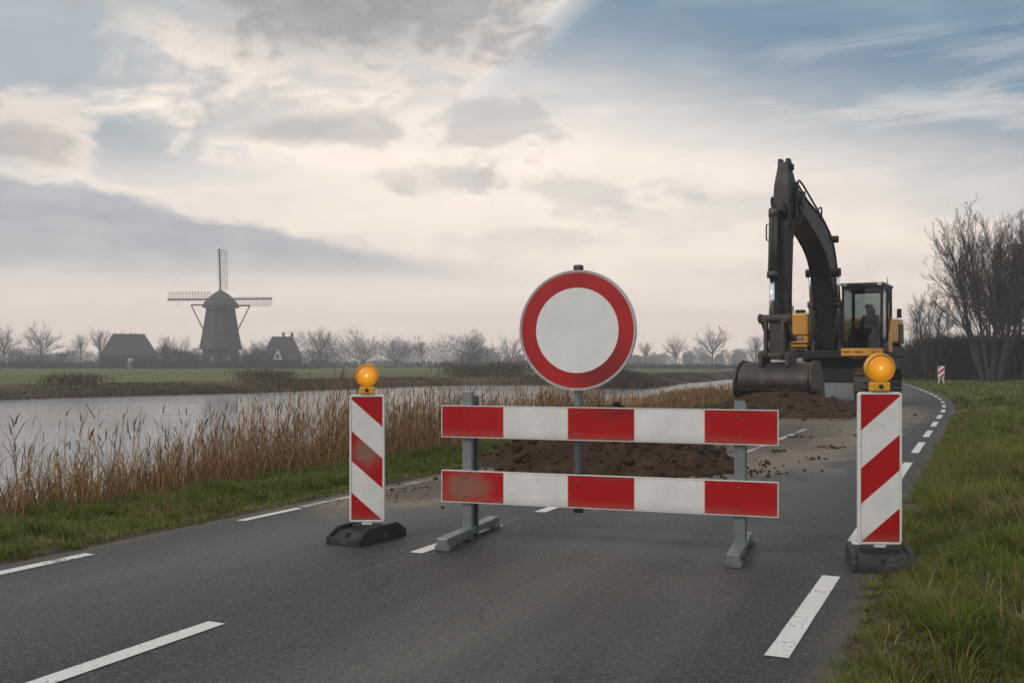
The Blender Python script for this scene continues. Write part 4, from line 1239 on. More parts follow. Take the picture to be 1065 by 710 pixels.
tag(pr, 'operator in dark clothes seated behind the windscreen of the excavator cab', 'person')
hat = MB().lathe([(.125, 0), (.13, .02), (.12, .08), (.08, .13), (.0, .15)], 20).build('hair', simple('dark_hair', (.012, .010, .009), .7), pr, 0, (.385, 1.12, cz + 1.50))
MB().lathe([(.0, -.11), (.06, -.10), (.088, -.04), (.092, .02), (.08, .08)], 18).build('face', simple('skin_tone', (.22, .13, .095), .6), pr, 0, (.42, 1.12, cz + 1.48))

# ------------------------------------------------------------------ trees
RMIN = .006
def grow(mbt, mbc, p, d, length, r, level, maxl, spread, up, kids, lenf, sides=(7, 5, 4, 3, 3)):
    n = 7 if level < 2 else (4 if level < 3 else 3)
    pts, rad = [p.copy()], [r]
    q = p.copy(); dd = d.copy()
    wig = (.04, .08, .13, .18, .24)[min(level, 4)]
    r = max(r, RMIN); end = max(r * (.35 if level < maxl else .3), RMIN * .6)
    for i in range(n):
        dd = (dd + Vector((random.gauss(0, wig), random.gauss(0, wig), random.gauss(0, wig) + up * .10))).normalized()
        q = q + dd * (length / n); pts.append(q.copy()); rad.append(r + (end - r) * (i + 1) / n)
    (mbt if level == 0 else mbc).tube(pts, rad, sides[min(level, 4)], smooth=True, caps=False)
    if level >= maxl: return
    nk = kids[level]
    for k in range(nk):
        f = (.28 if level == 0 else .15) + (.72 if level == 0 else .85) * (k + random.random()) / nk
        f = min(f, .99); i = min(int(f * n), n - 1); fr = f * n - i
        bp = pts[i].lerp(pts[i + 1], fr); br = (rad[i] + (rad[i + 1] - rad[i]) * fr)
        t = (pts[i + 1] - pts[i]).normalized()
        ax = t.orthogonal().normalized(); ax.rotate(Matrix.Rotation(random.uniform(0, 6.283), 3, t).to_quaternion())
        ang = R(random.uniform(*spread))
        nd = (t * math.cos(ang) + ax * math.sin(ang)).normalized()
        if nd.z < -.1: nd.z *= -.3; nd.normalize()
        grow(mbt, mbc, bp, nd, length * lenf * random.uniform(.65, 1.15) * (1.15 - .55 * f), br * random.uniform(.34, .55), level + 1, maxl, spread, up, kids, lenf, sides)
BARK = simple('bark', (.040, .032, .026), .9, 0, .35, 5, (.07, .062, .05), .5, .5)
TWIG = simple('twigs', (.045, .034, .027), .9, 0, .3, 3)
TWIGF = simple('far_twigs', (.040, .036, .032), .9, 0, .3, 2)
def multistem(name, label, x, y, z, height, nst, seed, spreadout, rs=1.0, kids=(15, 9, 6, 4)):
    random.seed(seed)
    t = thing(name, label, 'tree', (x, y, z), 0, 'bare trees at the right roadside')
    a_, c_ = MB(), MB()
    for k in range(nst):
        an = 6.283 * (k + random.uniform(-.25, .25)) / nst
        lean = (.15 + .85 * math.sqrt((k * 7 % nst + .5) / nst)) * spreadout
        p = Vector((math.cos(an) * .30, math.sin(an) * .30, -.15))
        d_ = Vector((math.cos(an) * math.sin(lean), math.sin(an) * math.sin(lean), math.cos(lean))).normalized()
        grow(a_, c_, p, d_, height * random.uniform(.66, .82), random.uniform(.095, .14) * rs, 0, 4, (16, 40), .8, kids, .47)
    a_.build('trunk', BARK, t); c_.build('crown', TWIG, t)
    return t
tx, ty = at(1030, 400)
multistem('bare_tree', 'tall bare tree with several upright trunks beside the road', tx + .6, ty + 1, -.1, 11.0, 10, 5, .40)
multistem('bare_tree', 'bare tree cut off by the right edge of the photo, behind the tall one', tx + 4.6, ty + 6, -.1, 11.2, 8, 12, .46)
multistem('bare_tree', 'low thin stemmed bare tree at the left end of the roadside hedge', tx - .9, ty + 6, -.1, 6.6, 9, 33, .40, .36, (10, 6, 5, 3))
# dark hedge under the trees
parts = []
n = 30000
u = rng.uniform(0, 1, n)
hx = np.interp(u, [0, .25, .6, 1], [28.6, 30.5, 35, 47]) + rng.normal(0, .75, n); hy = np.interp(u, [0, .25, .6, 1], [72, 67, 66, 66]) + rng.normal(0, 1.3, n)
hm = (2.6 + 1.1 * fbm(hx * .5, hy * .5, 3, 301)) * np.sqrt(np.clip(u * 9 + .25, 0, 1))
hz = rng.uniform(0, 1, n) ** .8 * hm * .85 - .1
parts.append(blades(np.stack([hx, hy, hz], -1), rng.uniform(.4, .95, n), .045, np.clip(rng.normal(.45, .3, n), 0, 1), None, .8, rng.beta(2, 3, n)))
v, q, a1, a2 = join(parts)
HEDGE = blademat('hedge_twigs', [(0, (.020, .016, .012)), (.6, (.040, .032, .023)), (1, (.065, .052, .036))], .9, .1)
tag(mesh_np('hedge', v, q, HEDGE, {'hue': a1, 'tip': a2}), 'dark leafless hedge under the bare trees at the right roadside', 'hedge')

# distant single trees: three kinds, copied
RMIN = .010
def far_proto(seed, hgt, kind):
    random.seed(seed)
    a_, c_ = MB(), MB()
    th, nl, fan, ll, lf = {'round': (.30, 11, 62, .60, .46), 'tall': (.38, 10, 30, .58, .40), 'multi': (.08, 13, 50, .82, .42)}[kind]
    a_.tube([(0, 0, -.3), (.02 * hgt * .3, 0, hgt * th * .5), (.0, .01 * hgt, hgt * th), (0, 0, hgt * (th + .12))], [hgt * .026, hgt * .020, hgt * .017, hgt * .010], 6)
    for k in range(nl):
        an = 6.283 * (k * .382 + random.uniform(-.06, .06)); le = R(fan) * math.sqrt((k + .4) / nl)
        d_ = Vector((math.cos(an) * math.sin(le), math.sin(an) * math.sin(le), math.cos(le)))
        grow(a_, c_, Vector((0, 0, hgt * (th + .10 - .10 * k / nl))), d_, hgt * ll * random.uniform(.85, 1.08) * (1 - .12 * k / nl), hgt * .010, 1, 4, (18, 48), .22, (0, 12, 7, 4), lf, (6, 4, 3, 3, 3))
    t = thing('bare_tree', None, 'tree')
    a_.build('trunk', TWIGF, t)
    k = c_.build('crown', TWIGF, t)
    return t
protos = {k: far_proto(s, 10, k) for k, s in (('round', 41), ('tall', 52), ('multi', 63))}
used = {}
def place_tree(kind, px, top, D, label, wid=1.0, rz=0):
    src = protos[kind]
    if kind not in used: o = src; used[kind] = 1
    else:
        o = src.copy(); COL.objects.link(o)
        for ch in src.children:
            c_ = ch.copy(); COL.objects.link(c_); c_.parent = o
    h = 1.3 + (377 - top) / F * D
    o.location = ((px - 532.5) / F * D, D, -.15); sc = h / 10.0
    o.scale = (sc * wid, sc * wid, sc); o.rotation_euler = (0, 0, rz)
    o['label'] = label; o['group'] = 'bare trees beyond the river'; o['category'] = 'tree'
far_trees = [
    ('round', 4, 336, 285, 'bare tree cut by the left edge of the photo', .95, 0.3),
    ('round', 43, 336, 270, 'broad round crowned bare tree left of the barn', 1.1, 1.2),
    ('tall', 84, 348, 330, 'slim bare tree just left of the barn', 1.1, .4),
    ('tall', 104, 343, 300, 'bare tree touching the left end of the barn roof', 1.1, 2.0),
    ('multi', 124, 344, 320, 'bare treetop rising behind the barn roof', 1.2, 2.6),
    ('tall', 172, 350, 300, 'thin bare tree just right of the barn', 1.0, 3.6),
    ('multi', 189, 349, 310, 'bushy bare tree midway between barn and windmill', 1.0, 5.0),
    ('multi', 262, 353, 310, 'small bare tree between the windmill and the house', 1.4, .9),
    ('round', 334, 339, 275, 'round bare tree right of the house', .95, 2.2),
    ('multi', 378, 348, 320, 'low wide bare tree above the left amber lamp', 1.3, 1.7),
    ('multi', 412, 350, 335, 'faint wide bare tree right of the left amber lamp', 1.6, 4.0),
    ('tall', 438, 356, 330, 'small pointed bare tree in the mist above the grazing animal', 1.2, 2.9),
    ('round', 492, 342, 235, 'bare tree with dark bushes at its foot left of the round sign', .95, 4.4),
    ('multi', 531, 348, 320, 'pale misty tree touching the left edge of the round sign', 1.3, 3.1),
    ('tall', 672, 356, 340, 'small misty tree right of the round sign', 1.3, 1.1),
    ('round', 703, 348, 325, 'misty round tree halfway between sign and excavator', 1.0, 5.2),
    ('round', 741, 339, 280, 'large broad bare tree left of the excavator bucket', 1.15, 3.4),
    ('tall', 786, 349, 330, 'misty tree right beside the excavator stick', 1.3, 4.7),
]
for a_ in far_trees: place_tree(*a_)

# misty woodland beyond the fields: one mass
parts = []
FARW = blademat('far_wood', [(0, (.022, .023, .020)), (.6, (.040, .040, .034)), (1, (.060, .055, .045))], .9, .1)
n = 190000
nb = 330
bxs = np.linspace(-420, 460, nb) + rng.normal(0, 1.5, nb); bys = 560 + rng.normal(0, 28, nb)
bhs = (4.5 + 24 * fbm(bxs * .025, bxs * 0 + 2, 4, 401) ** 1.6) * rng.uniform(.75, 1.2, nb)
k = rng.integers(0, nb, n)
th = rng.uniform(0, 2 * np.pi, n); r_ = np.sqrt(rng.uniform(0, 1, n)); zf = rng.uniform(0, 1, n)
rad = bhs[k] * .42 * np.sqrt(np.clip(1 - (zf - .35) ** 2 / .5, .02, 1))
x, y, z = bxs[k] + r_ * rad * np.cos(th), bys[k] + r_ * rad * np.sin(th), bhs[k] * zf * .9 * rng.uniform(.3, 1, n) ** .4
parts.append(blades(np.stack([x, y, z], -1), rng.uniform(.5, 1.6, n), .24, np.clip(rng.normal(.75, .35, n), 0, 1.1), None, .8, rng.uniform(0, 1, n), .2))
v, q, a1, a2 = join(parts)
tag(mesh_np('far_woodland', v, q, FARW, {'hue': a1, 'tip': a2}), 'misty grey woodland along the horizon', 'woodland', kind='stuff')

def bush_row(name, label, pts, n, hh, wd, seed, mat=None, bl=(.4, 1.0), w=.075, cat_='hedge'):
    pts = np.array(pts, float)
    l = np.hypot(*np.diff(pts, axis=0).T); cu = np.concatenate([[0], np.cumsum(l)])
    u = rng.uniform(0, cu[-1], n)
    x = np.interp(u, cu, pts[:, 0]) + rng.normal(0, wd, n); y = np.interp(u, cu, pts[:, 1]) + rng.normal(0, wd, n)
    hm = hh * (.35 + 1.2 * fbm(x * .3 + seed, y * .1, 3, seed))
    z = rng.uniform(0, .9, n) * hm - .15
    v, q, a1, a2 = blades(np.stack([x, y, z], -1), rng.uniform(*bl, n), w, np.clip(rng.normal(.4, .3, n), 0, 1), None, .8, rng.uniform(0, 1, n), .2)
    return tag(mesh_np(name, v, q, mat or FARW, {'hue': a1, 'tip': a2}), label, cat_)
def pg(px, D): return ((px - 532.5) / F * D, D)
bush_row('hedgerow', 'low dark hedgerow running below the barn and the windmill', [pg(-60, 205), pg(330, 205)], 9000, 1.7, .6, 3)
bush_row('hedgerow', 'dark hedgerow across the field right of the house', [pg(330, 235), pg(560, 240)], 5000, 1.6, .7, 5)
bush_row('hedgerow', 'low hedgerow across the field behind the round sign', [pg(560, 210), pg(790, 200)], 4000, .9, .7, 6)
bush_row('hedge', 'tall clipped hedge between the barn and the windmill', [pg(166, 222), pg(207, 222)], 4000, 4.4, .9, 7)
bush_row('hedge', 'clipped hedge between the windmill and the house', [pg(251, 222), pg(276, 222)], 2600, 3.6, .8, 8)
bush_row('shrub', 'dark shrubs round the foot of the bare tree left of the sign', [pg(482, 232), pg(504, 234)], 2500, 4.5, 1.6, 9, cat_='shrub')
bush_row('shrub', 'bushes in front of the broad tree left of the barn', [pg(-10, 240), pg(75, 240)], 4500, 4.8, 1.6, 10, cat_='shrub')
bush_row('shrub', 'bushes behind and right of the house', [pg(312, 250), pg(350, 250)], 2500, 4.0, 1.6, 13, cat_='shrub')
bush_row('shrub', 'dark brush on the far bank in front of the barn', [pg(58, 60), pg(100, 62)], 700, .6, .7, 15, WEED, (.2, .6), .035, 'shrub')
bush_row('shrub', 'brush on the far bank below the house', [pg(255, 74), pg(300, 76)], 900, .8, .7, 16, WEED, (.2, .6), .04, 'shrub')
bush_row('shrub', 'reddish brush on the far bank left of the sign', [pg(470, 92), pg(545, 95)], 2200, 1.3, 1.2, 17, WEED, (.3, .9), .05, 'shrub')

# ------------------------------------------------------------------ windmill
THATCH = simple('mill_thatch', (.044, .042, .038), .9, 0, .5, .45, (.02, .022, .018), .6)
MILLW = simple('mill_wood', (.035, .040, .038), .7, 0, .2, .8)
MBRICK = simple('mill_brick', (.045, .036, .032), .85, 0, .25, .8)
MWHITE = simple('mill_white', (.45, .45, .44), .7, 0, .15, 1)
LATT = simple('sail_lattice', (.11, .07, .05), .8, 0, .2, 1)
MD = 240.0
mx_, my_ = (229.5 - 532.5) / F * MD, MD
view = math.atan2(mx_, my_)
wm = thing('windmill', 'tall thatched smock windmill with four lattice sails beyond the river', 'windmill', (mx_, my_, -.2), -view)
def octa(prof, n=8, rot=22.5):
    mb = MB()
    vs = [(r_ * math.cos(R(rot + 360 * k / n)), r_ * math.sin(R(rot + 360 * k / n)), z_) for r_, z_ in prof for k in range(n)]
    fs = [(i * n + k, i * n + (k + 1) % n, (i + 1) * n + (k + 1) % n, (i + 1) * n + k) for i in range(len(prof) - 1) for k in range(n)]
    fs += [tuple(range(n))[::-1], tuple(range((len(prof) - 1) * n, len(prof) * n))]
    return mb.add(vs, fs)
octa([(4.75, 0), (4.55, 5.2)]).build('brick_base', MBRICK, wm)
octa([(5.45, 4.7), (5.3, 5.0), (4.6, 8.5), (4.0, 12), (3.62, 14.4)]).build('tower', THATCH, wm)
octa([(3.75, 14.4), (3.75, 14.75)]).build('white_band', MWHITE, wm)
MB().lathe([(4.25, 14.75), (4.3, 15.0), (3.85, 16.0), (2.75, 17.2), (1.55, 18.2), (.55, 18.85), (.0, 19.05)], 20, Matrix.Diagonal((1, 1.25, 1, 1))).build('cap', THATCH, wm)
for k, an in enumerate((-50, -90, -130)):
    w = R(an); MB().box((4.35 * math.cos(w), 4.35 * math.sin(w), 3.9), (.9, .25, 1.0), None).build('window', MILLW, wm)
for an in (-68, -112):
    w = R(an); MB().box((4.45 * math.cos(w), 4.45 * math.sin(w), 2.2), (.8, .3, 1.3)).build('window_frame', MWHITE, wm)
mb = MB(); mb.box((0, -4.45, 1.5), (1.3, .25, 2.6)); mb.build('door', MILLW, wm)
# tail frame (towards the viewer)
mb = MB()
mb.box((0, -2.9, 15.15), (13.6, .3, .32)); mb.box((0, -4.2, 13.9), (.3, .3, .3))
for sx in (-1, 1): mb.tube([(sx * 6.7, -2.9, 15.1), (sx * 3.9, -4.6, 9.2)], .14, 6)
mb.tube([(0, -4.4, 15.2), (0, -6.4, 1.2)], .2, 6)
mb.build('tail_frame', MILLW, wm)
hub = (0, 5.7, 17.15)
MB().tube([(0, 3.5, 17.15), (0, 6.2, 17.15)], .42, 12).build('windshaft', MILLW, wm)
for k in range(4):
    an = R(-1.5 + 90 * k)
    Ms = Matrix.Rotation(an, 4, 'Y')
    mb = MB()
    mb.box((0, 0, 6.3), (.42, .36, 12.2), Ms)
    o = mb.build('sail', MILLW, wm, 0, hub)
    la = MB()
    side = 1
    for zz in np.linspace(2.4, 12.1, 15): la.box((side * .85, .16, zz), (1.9, .07, .09), Ms)
    for xx in (.55, 1.05, 1.45, 1.8): la.box((side * xx, .16, 7.25), (.075, .06, 9.8), Ms)
    for zz in np.linspace(2.4, 12.1, 10): la.box((-side * .28, .16, zz), (.5, .06, .06), Ms)
    la.box((-side * .5, .16, 7.25), (.06, .05, 9.8), Ms)
    la.build('lattice', LATT, o)

# farm buildings
ROOF = simple('farm_roof', (.040, .038, .038), .85, 0, .25, .7)
FWALL = simple('farm_wall', (.055, .044, .038), .85, 0, .25, .7)
FWHITE = simple('farm_white', (.55, .55, .53), .7, 0, .12, 1)
PANE = simple('dark_pane', (.03, .033, .036), .2, 0, .1, 1)
def house(name, label, cat_, px, D, w, dp, ez, rzz, ridge_half, extras):
    x, y = pg(px, D)
    t = thing(name, label, cat_, (x, y, -.2), -math.atan2(x, y))
    MB().box((0, 0, ez / 2), (w - .8, dp - .8, ez)).build('wall', FWALL, t)
    mb = MB()
    e = .5
    vs = [(-w / 2, -dp / 2, ez - e), (w / 2, -dp / 2, ez - e), (w / 2, dp / 2, ez - e), (-w / 2, dp / 2, ez - e), (-ridge_half, 0, rzz), (ridge_half, 0, rzz)]
    mb.add(vs, [(0, 1, 5, 4), (1, 2, 5), (2, 3, 4, 5), (3, 0, 4), (3, 2, 1, 0)])
    rf = mb.build('roof', ROOF, t)
    return t, rf
bt, brf = house('barn', 'low dark barn with a big hipped roof left of the windmill', 'barn', 134, 226, 12.4, 10, 3.6, 7.9, 3.4, None)
for xx in (-3.5, -1.2, 1.6, 3.6): MB().box((xx, -4.62, 1.5), (.9, .08, 1.1)).build('window', PANE, bt)
MB().box((0.3, -4.62, 1.25), (1.1, .08, 2.4)).build('door', FWHITE, bt)
MB().box((0, 0, 7.95), (6.9, .35, .22)).build('ridge', simple('ridge_tiles', (.16, .15, .145), .8), brf)
ht, hrf = house('farmhouse', 'small steep roofed farmhouse with a white gable right of the windmill', 'house', 293.5, 226, 9.4, 8.5, 2.6, 7.4, 2.3, None)
g_ = MB().prism([(-1.05, 2.2), (1.05, 2.2), (0, 5.0)], -4.3, -1.5).build('dormer', FWHITE, ht, 0, (-1.0, .0, 0))
MB().prism([(-1.35, 2.0), (0, 5.25), (1.35, 2.0), (0, 4.95)], -4.5, -1.2).build('dormer_roof', ROOF, g_)
MB().box((0, -4.34, 2.9), (.6, .06, .7)).build('window', PANE, g_)
for xx in (-2.9, 2.2): MB().box((xx, -3.88, 1.3), (.9, .08, 1.0)).build('window', PANE, ht)
for xx in (.3, 2.2): MB().box((xx, 0, 7.7), (.55, .55, 1.3)).build('chimney', FWALL, hrf)

# ------------------------------------------------------------------ small far things
# grazing animal
ax_, ay_ = pg(462, 190)
hj = [(0, 0, 1.15, .30), (.5, 0, 1.2, .28), (1.0, 0, 1.15, .28), (1.3, 0, 1.05, .17), (1.55, 0, .75, .12), (1.75, 0, .45, .10), (1.9, 0, .25, .07),
      (-.35, 0, 1.12, .2), (-.55, 0, .8, .05), (-.6, 0, .5, .04),
      (.95, .16, .7, .09), (.97, .16, .4, .06), (.97, .16, .03, .05), (.95, -.16, .7, .09), (1.05, -.16, .4, .06), (1.02, -.16, .03, .05),
      (-.15, .16, .75, .12), (-.28, .16, .42, .06), (-.22, .16, .03, .05), (-.1, -.16, .75, .12), (-.18, -.16, .42, .06), (-.12, -.16, .03, .05)]
he = [(0, 1), (1, 2), (2, 3), (3, 4), (4, 5), (5, 6), (0, 7), (7, 8), (8, 9), (2, 10), (10, 11), (11, 12), (2, 13), (13, 14), (14, 15), (0, 16), (16, 17), (17, 18), (0, 19), (19, 20), (20, 21)]
an_ = skin_person('grazing_animal', hj, he, simple('dark_hide', (.03, .025, .022), .8))
an_.location = (ax_, ay_, float(terrain(np.array([ax_]), np.array([ay_]))[0]))
tag(an_, 'small dark animal grazing in the misty field beyond the river', 'animal')
# warning post on splayed legs beside the bend
STR = striped('small_post_stripes', 'diag', .30, .62, sgn=1)
wx_, wy_ = at(979, 401.5)
t = thing('warning_post', 'small red and white striped post on splayed legs at the far right roadside', 'warning post', (wx_, wy_, 0), R(-15))
pn = MB().box((0, 0, 0), (.30, .03, .62)).build('panel', STR, t, .01, (0, 0, .78))
MB().box((0, .02, 0), (.34, .02, .66)).build('panel_rim', WHITE, pn, .01)
mb = MB()
for sx in (-1, 1): mb.tube([(sx * .05, .02, .56), (sx * .17, .0, .06)], .03, 8); mb.tube([(sx * .05, .02, .56), (sx * .15, .2, .06)], .03, 8)
mb.build('legs', WHITE, t)
MB().box((0, .08, .04), (.62, .34, .08)).build('rubber_base', RUBBER, t, .02)
# far barrier
fx_, fy_ = at(949, 391.5)
t = thing('far_barrier', 'pale red and white barrier trestle standing far along the bend', 'barrier', (fx_, fy_, 0), R(-8))
FB = striped('far_board_stripes', 'bar', .95, .22)
for zc in (.85, .48): MB().box((0, 0, 0), (.95, .03, .22)).build('board', FB, t, .004, (0, 0, zc))
mb = MB()
for sx in (-1, 1): mb.tube([(sx * .36, .03, .98), (sx * .42, -.22, .0)], .03, 6); mb.tube([(sx * .36, .03, .98), (sx * .42, .28, .0)], .03, 6)
mb.build('legs', WHITE, t)

# ------------------------------------------------------------------ haze
m = bpy.data.materials.new('haze'); m.use_nodes = True
nt = m.node_tree
for nd in list(nt.nodes):
    if nd.type == 'BSDF_PRINCIPLED': nt.nodes.remove(nd)
vol = nt.nodes.new('ShaderNodeVolumePrincipled')
vol.inputs['Color'].default_value = (.99, .985, 1.0, 1)
vol.inputs['Density'].default_value = .00125
vol.inputs['Anisotropy'].default_value = .15
nt.links.new(vol.outputs[0], nt.nodes['Material Output'].inputs['Volume'])
zlo = float(gz.min()) - 1
hz_ = MB().box((0, 290, (zlo + 32) / 2), (1230, 730, 32 - zlo)).build('haze', m)
tag(hz_, 'thin morning haze over the fields', 'haze', kind='stuff')

# ------------------------------------------------------------------ light
SUN_EL, SUN_AZ = R(38), R(232)          # azimuth clockwise from +Y: behind and to the left
w = bpy.data.worlds.new('World'); scene.world = w; w.use_nodes = True
nt = w.node_tree
for nd in list(nt.nodes): nt.nodes.remove(nd)
outw = nt.nodes.new('ShaderNodeOutputWorld')
sky = nt.nodes.new('ShaderNodeTexSky'); sky.sky_type = 'NISHITA'; sky.sun_disc = False
sky.sun_elevation = SUN_EL; sky.sun_rotation = SUN_AZ; sky.air_density = 1.4; sky.dust_density = 3
bg1 = nt.nodes.new('ShaderNodeBackground'); bg1.inputs[1].default_value = .09
nt.links.new(sky.outputs[0], bg1.inputs[0])
tc = nt.nodes.new('ShaderNodeTexCoord')
sp = nt.nodes.new('ShaderNodeSeparateXYZ'); nt.links.new(tc.outputs['Generated'], sp.inputs[0])
x, y, z = (S(nt, sp.outputs[i]) for i in range(3))
A = x._m('ARCTAN2', y) * 57.2958
E = z._m('ARCSINE') * 57.2958
zc = z.max(0.0) + .10
pl = comb(nt, x / zc, y / zc, 0.0)
n_big = texnoise(nt, pl, .75, 7, .55, dist=.4)
n_med = texnoise(nt, pl, 2.2, 8, .6, dist=.3)
n_fin = texnoise(nt, pl, 5.5, 6, .62)
n_str = texnoise(nt, pl, 1.3, 6, .6, stretch=(.45, 1.5, 1), rot=(0, 0, R(18)), dist=.5)
rip = texnoise(nt, pl, 3.0, 5, .55, stretch=(.6, 3.2, 1), rot=(0, 0, R(-12)), dist=.6)
ae = comb(nt, A, E, 0.0)
n_ae = texnoise(nt, ae, .16, 6, .58, stretch=(.45, 1.4, 1), dist=.5)
n_aef = texnoise(nt, ae, .55, 6, .6, stretch=(.5, 1.3, 1), dist=.4)
wob = (n_ae - .5) * 2.0 + (n_aef - .5) * .8
puff = texnoise(nt, ae, .26, 5, .52, stretch=(.62, 1.15, 1), rot=(0, 0, R(8)), dist=.9)
puf2 = texnoise(nt, ae, .85, 7, .56, stretch=(.6, 1.1, 1), rot=(0, 0, R(8)), dist=.6)
diag = texnoise(nt, ae, .20, 7, .58, stretch=(.42, 2.0, 1), rot=(0, 0, R(-16)), dist=.5)
r = nt.nodes.new('ShaderNodeValToRGB'); els = r.color_ramp.elements
stops = [(0, (1.0, .83, .72)), (.08, (.96, .81, .71)), (.2, (.84, .74, .66)), (.32, (.70, .655, .62)), (.42, (.54, .56, .58)), (.55, (.47, .50, .53)), (.75, (.46, .48, .51)), (1, (.50, .52, .55))]
els[0].position, els[0].color = stops[0][0], (*stops[0][1], 1); els[1].position, els[1].color = 1, (*stops[-1][1], 1)
for ps, c in stops[1:-1]:
    e = els.new(ps); e.color = (*c, 1)
nt.links.new((E / 40.0 + wob * .012).k, r.inputs[0])
c = r.outputs[0]
def gauss(a0, e0, ra, re, wa=0.0):
    u = (A - a0 + wob * wa) / ra; v = (E - e0 + wob * wa * .35) / re
    return ((u * u + v * v) * -1.0).exp()
# glow of the hidden sun behind thin cloud
c = mixc(nt, gauss(0.5, 11.0, 14, 6) * .75, c, (1.0, .87, .745))
# blue grey of the upper right
edge_d = (A + 3.4) - (E - 14.4) / .86 - (puf2 - .5) * .8          # degrees right of the cloud bank's edge
mb_ = (E + (A - 12).max(-6.5) * .30 + (diag - .5) * 8 + wob * .6).step(9.6, 19.0) * edge_d.step(-.5, 3.0) * A.step(100, 60)
c = mixc(nt, mb_, c, mixc(nt, (diag * .7 + n_ae * .3).lin(.35, .65), (.095, .18, .275), (.25, .34, .41)))
c = mixc(nt, ((E - 11 + wob * 1.5).step(-3, 2.5) * (E - 16).step(3, -3) * A.step(3, 13) * diag.step(.48, .66)) * .55, c, (.74, .69, .64))
def cloud(a0, e0, ra, re, am, col, tilt=0.0, er=1.0):
    u = (A - a0) / ra; v = (E - e0 + (A - a0) * tilt) / re
    g0 = ((u * u + v * v) * -.9).exp()
    g_ = g0 + ((puff - .5) * 3.6 + (puf2 - .5) * 1.7) * er * .8
    return mixc(nt, g_.step(.26, .86) * g0.step(.04, .28) * am, c, col)
# upper left: blue grey clear patch
c = mixc(nt, (A + wob * 2).step(-11, -23) * (E + wob).step(8.0, 12.5) * A.step(-100, -50), c, (.37, .42, .455))
# cream cloud bank of the upper left with its sharp right hand edge
El = ((A + 3.4) * .86 + 14.4).max((A + 3.4) * .16 + 14.4)
edge_n = ((puf2 - .5) * 1.6 + (puff - .5) * 3.0) * (A + 3.4).step(4, -5, .3, 1)
reg = (E - El + edge_n).step(-.5, .9) * (A + (puff - .5) * 12).step(-23.0, -18.0) * A.step(60, 30)
reg = reg * ((A + 3.4) * .86 + 15.2 - E - (puf2 - .5) * .8).step(7.5, 7.0).max((A + 3.2).lt(0))
c = mixc(nt, (edge_d + .35).abs().step(.0, .75, .42, 0) * (E - 13.6).step(0, 1.5), c, (1.0, .89, .79))
texr = puff * .72 + puf2 * .28
crm = mixc(nt, texr.lin(.38, .60), (.47, .45, .435), (1.0, .87, .755))
c = mixc(nt, reg * texr.step(.26, .52), c, crm)
# dark heart of that bank
c = cloud(-10, 19.9, 13, 3.6, .92, mixc(nt, texr.lin(.38, .6), (.225, .23, .245), (.36, .355, .35)), .03, .75)
# lens clouds below it: bright skirts, grey bodies
c = cloud(-11.5, 11.9, 7.5, 1.35, .8, (.98, .85, .74), -.03, .8)
c = cloud(-11.0, 12.9, 6.2, .95, .75, mixc(nt, texr.lin(.4, .6), (.37, .36, .36), (.52, .48, .455)), -.06, .75)
c = cloud(-1.5, 13.4, 4.2, 1.7, .6, (.46, .43, .42), .15, .9)
c = cloud(-4.4, 10.4, 3.0, .8, .55, (.47, .44, .425), -.05, .8)
c = cloud(3.5, 9.8, 5.5, 1.0, .5, (.50, .475, .47), .05, .9)
c = cloud(9, 8.2, 7, .9, .35, (.55, .525, .51), -.04, .9)
c = cloud(0, 6.9, 8, .8, .3, (.56, .53, .52), .0, .9)
c = cloud(17, 5.0, 8, .8, .25, (.56, .53, .52), .0, .9)
c = cloud(-25.0, 11.5, 3.6, 1.9, .85, (.80, .70, .615), .05, .8)
c = cloud(-26.4, 11.2, 3.0, .95, .8, mixc(nt, texr.lin(.4, .6), (.33, .305, .295), (.50, .45, .42)), .0, .8)
c = cloud(-15.0, 9.3, 3.2, .6, .7, (.80, .72, .65), .1, .9)
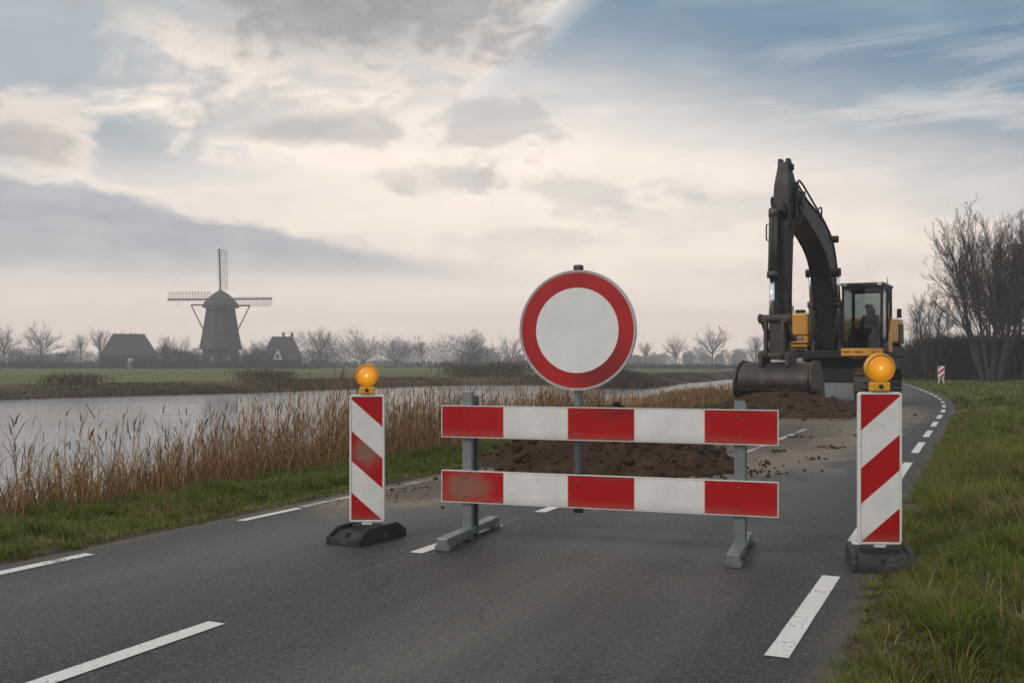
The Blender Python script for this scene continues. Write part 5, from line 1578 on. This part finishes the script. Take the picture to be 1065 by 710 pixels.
# dark slab low on the left, bright along its upper edge
Eu = 9.7 - (A + 27) * .142 + (n_aef - .5) * 1.3 + (puf2 - .5) * 1.0 + (puff - .5) * 2.0
soft = A.lin(-20, 6, .5, 2.2)
band = ((Eu - E) / soft).step(-.1, 1.0) * (E - 4.6 - (A + 27) * .02 + wob * .7).step(-1.4, 1.6) * (A + (puff - .5) * 14).step(17, -8) * A.step(-70, -40)
rim = (Eu - E + .2).abs().step(.0, .5, 1, 0) * (A).step(2, -10) * texr.step(.42, .58)
c = mixc(nt, rim * .55, c, (.86, .77, .69))
c = mixc(nt, band * .88, c, mixc(nt, (n_ae * .35 + n_aef * .3 + puf2 * .35).lin(.38, .62), (.30, .34, .39), (.46, .475, .50)))
# faint streaks everywhere
c = mixc(nt, 1.0, c, mixc(nt, (n_str * .5 + n_aef * .5).lin(.3, .7), (.90, .905, .92), (1.08, 1.06, 1.04)), 'MULTIPLY')
# the half of the sky behind the camera: brighter broken overcast
back = y.step(.15, -.25)
c = mixc(nt, back, c, mixc(nt, n_big.lin(.35, .65), (.48, .49, .51), (.80, .77, .73)))
c = mixc(nt, z.step(.55, .9), c, mixc(nt, n_big.lin(.35, .65), (.46, .48, .51), (.74, .73, .72)))
c = mixc(nt, z.step(.0, -.06), c, (.30, .29, .27))
bg2 = nt.nodes.new('ShaderNodeBackground'); nt.links.new(c, bg2.inputs[0]); bg2.inputs[1].default_value = 1.26
mxs = nt.nodes.new('ShaderNodeMixShader'); mxs.inputs[0].default_value = .93
nt.links.new(bg1.outputs[0], mxs.inputs[1]); nt.links.new(bg2.outputs[0], mxs.inputs[2])
nt.links.new(mxs.outputs[0], outw.inputs[0])

sl = bpy.data.lights.new('sun', 'SUN'); sl.energy = 1.35; sl.angle = R(10); sl.color = (1.0, .93, .84)
so = bpy.data.objects.new('sun', sl); COL.objects.link(so)
sdv = Vector((math.sin(SUN_AZ) * math.cos(SUN_EL), math.cos(SUN_AZ) * math.cos(SUN_EL), math.sin(SUN_EL)))
so.rotation_euler = sdv.to_track_quat('Z', 'Y').to_euler()
so.location = (-20, -20, 40)

scene.view_settings.view_transform = 'Standard'; scene.view_settings.look = 'None'
scene.view_settings.exposure = 0.0; scene.view_settings.gamma = 1; scene.view_settings.use_curve_mapping = False
scene.render.engine = 'CYCLES'
cy = scene.cycles
cy.max_bounces = 6; cy.diffuse_bounces = 2; cy.glossy_bounces = 3; cy.transmission_bounces = 4; cy.transparent_max_bounces = 8; cy.volume_bounces = 0
cy.use_denoising = True; cy.caustics_reflective = False; cy.caustics_refractive = False
cy.use_adaptive_sampling = True; cy.adaptive_threshold = .02
cy.sample_clamp_indirect = 5
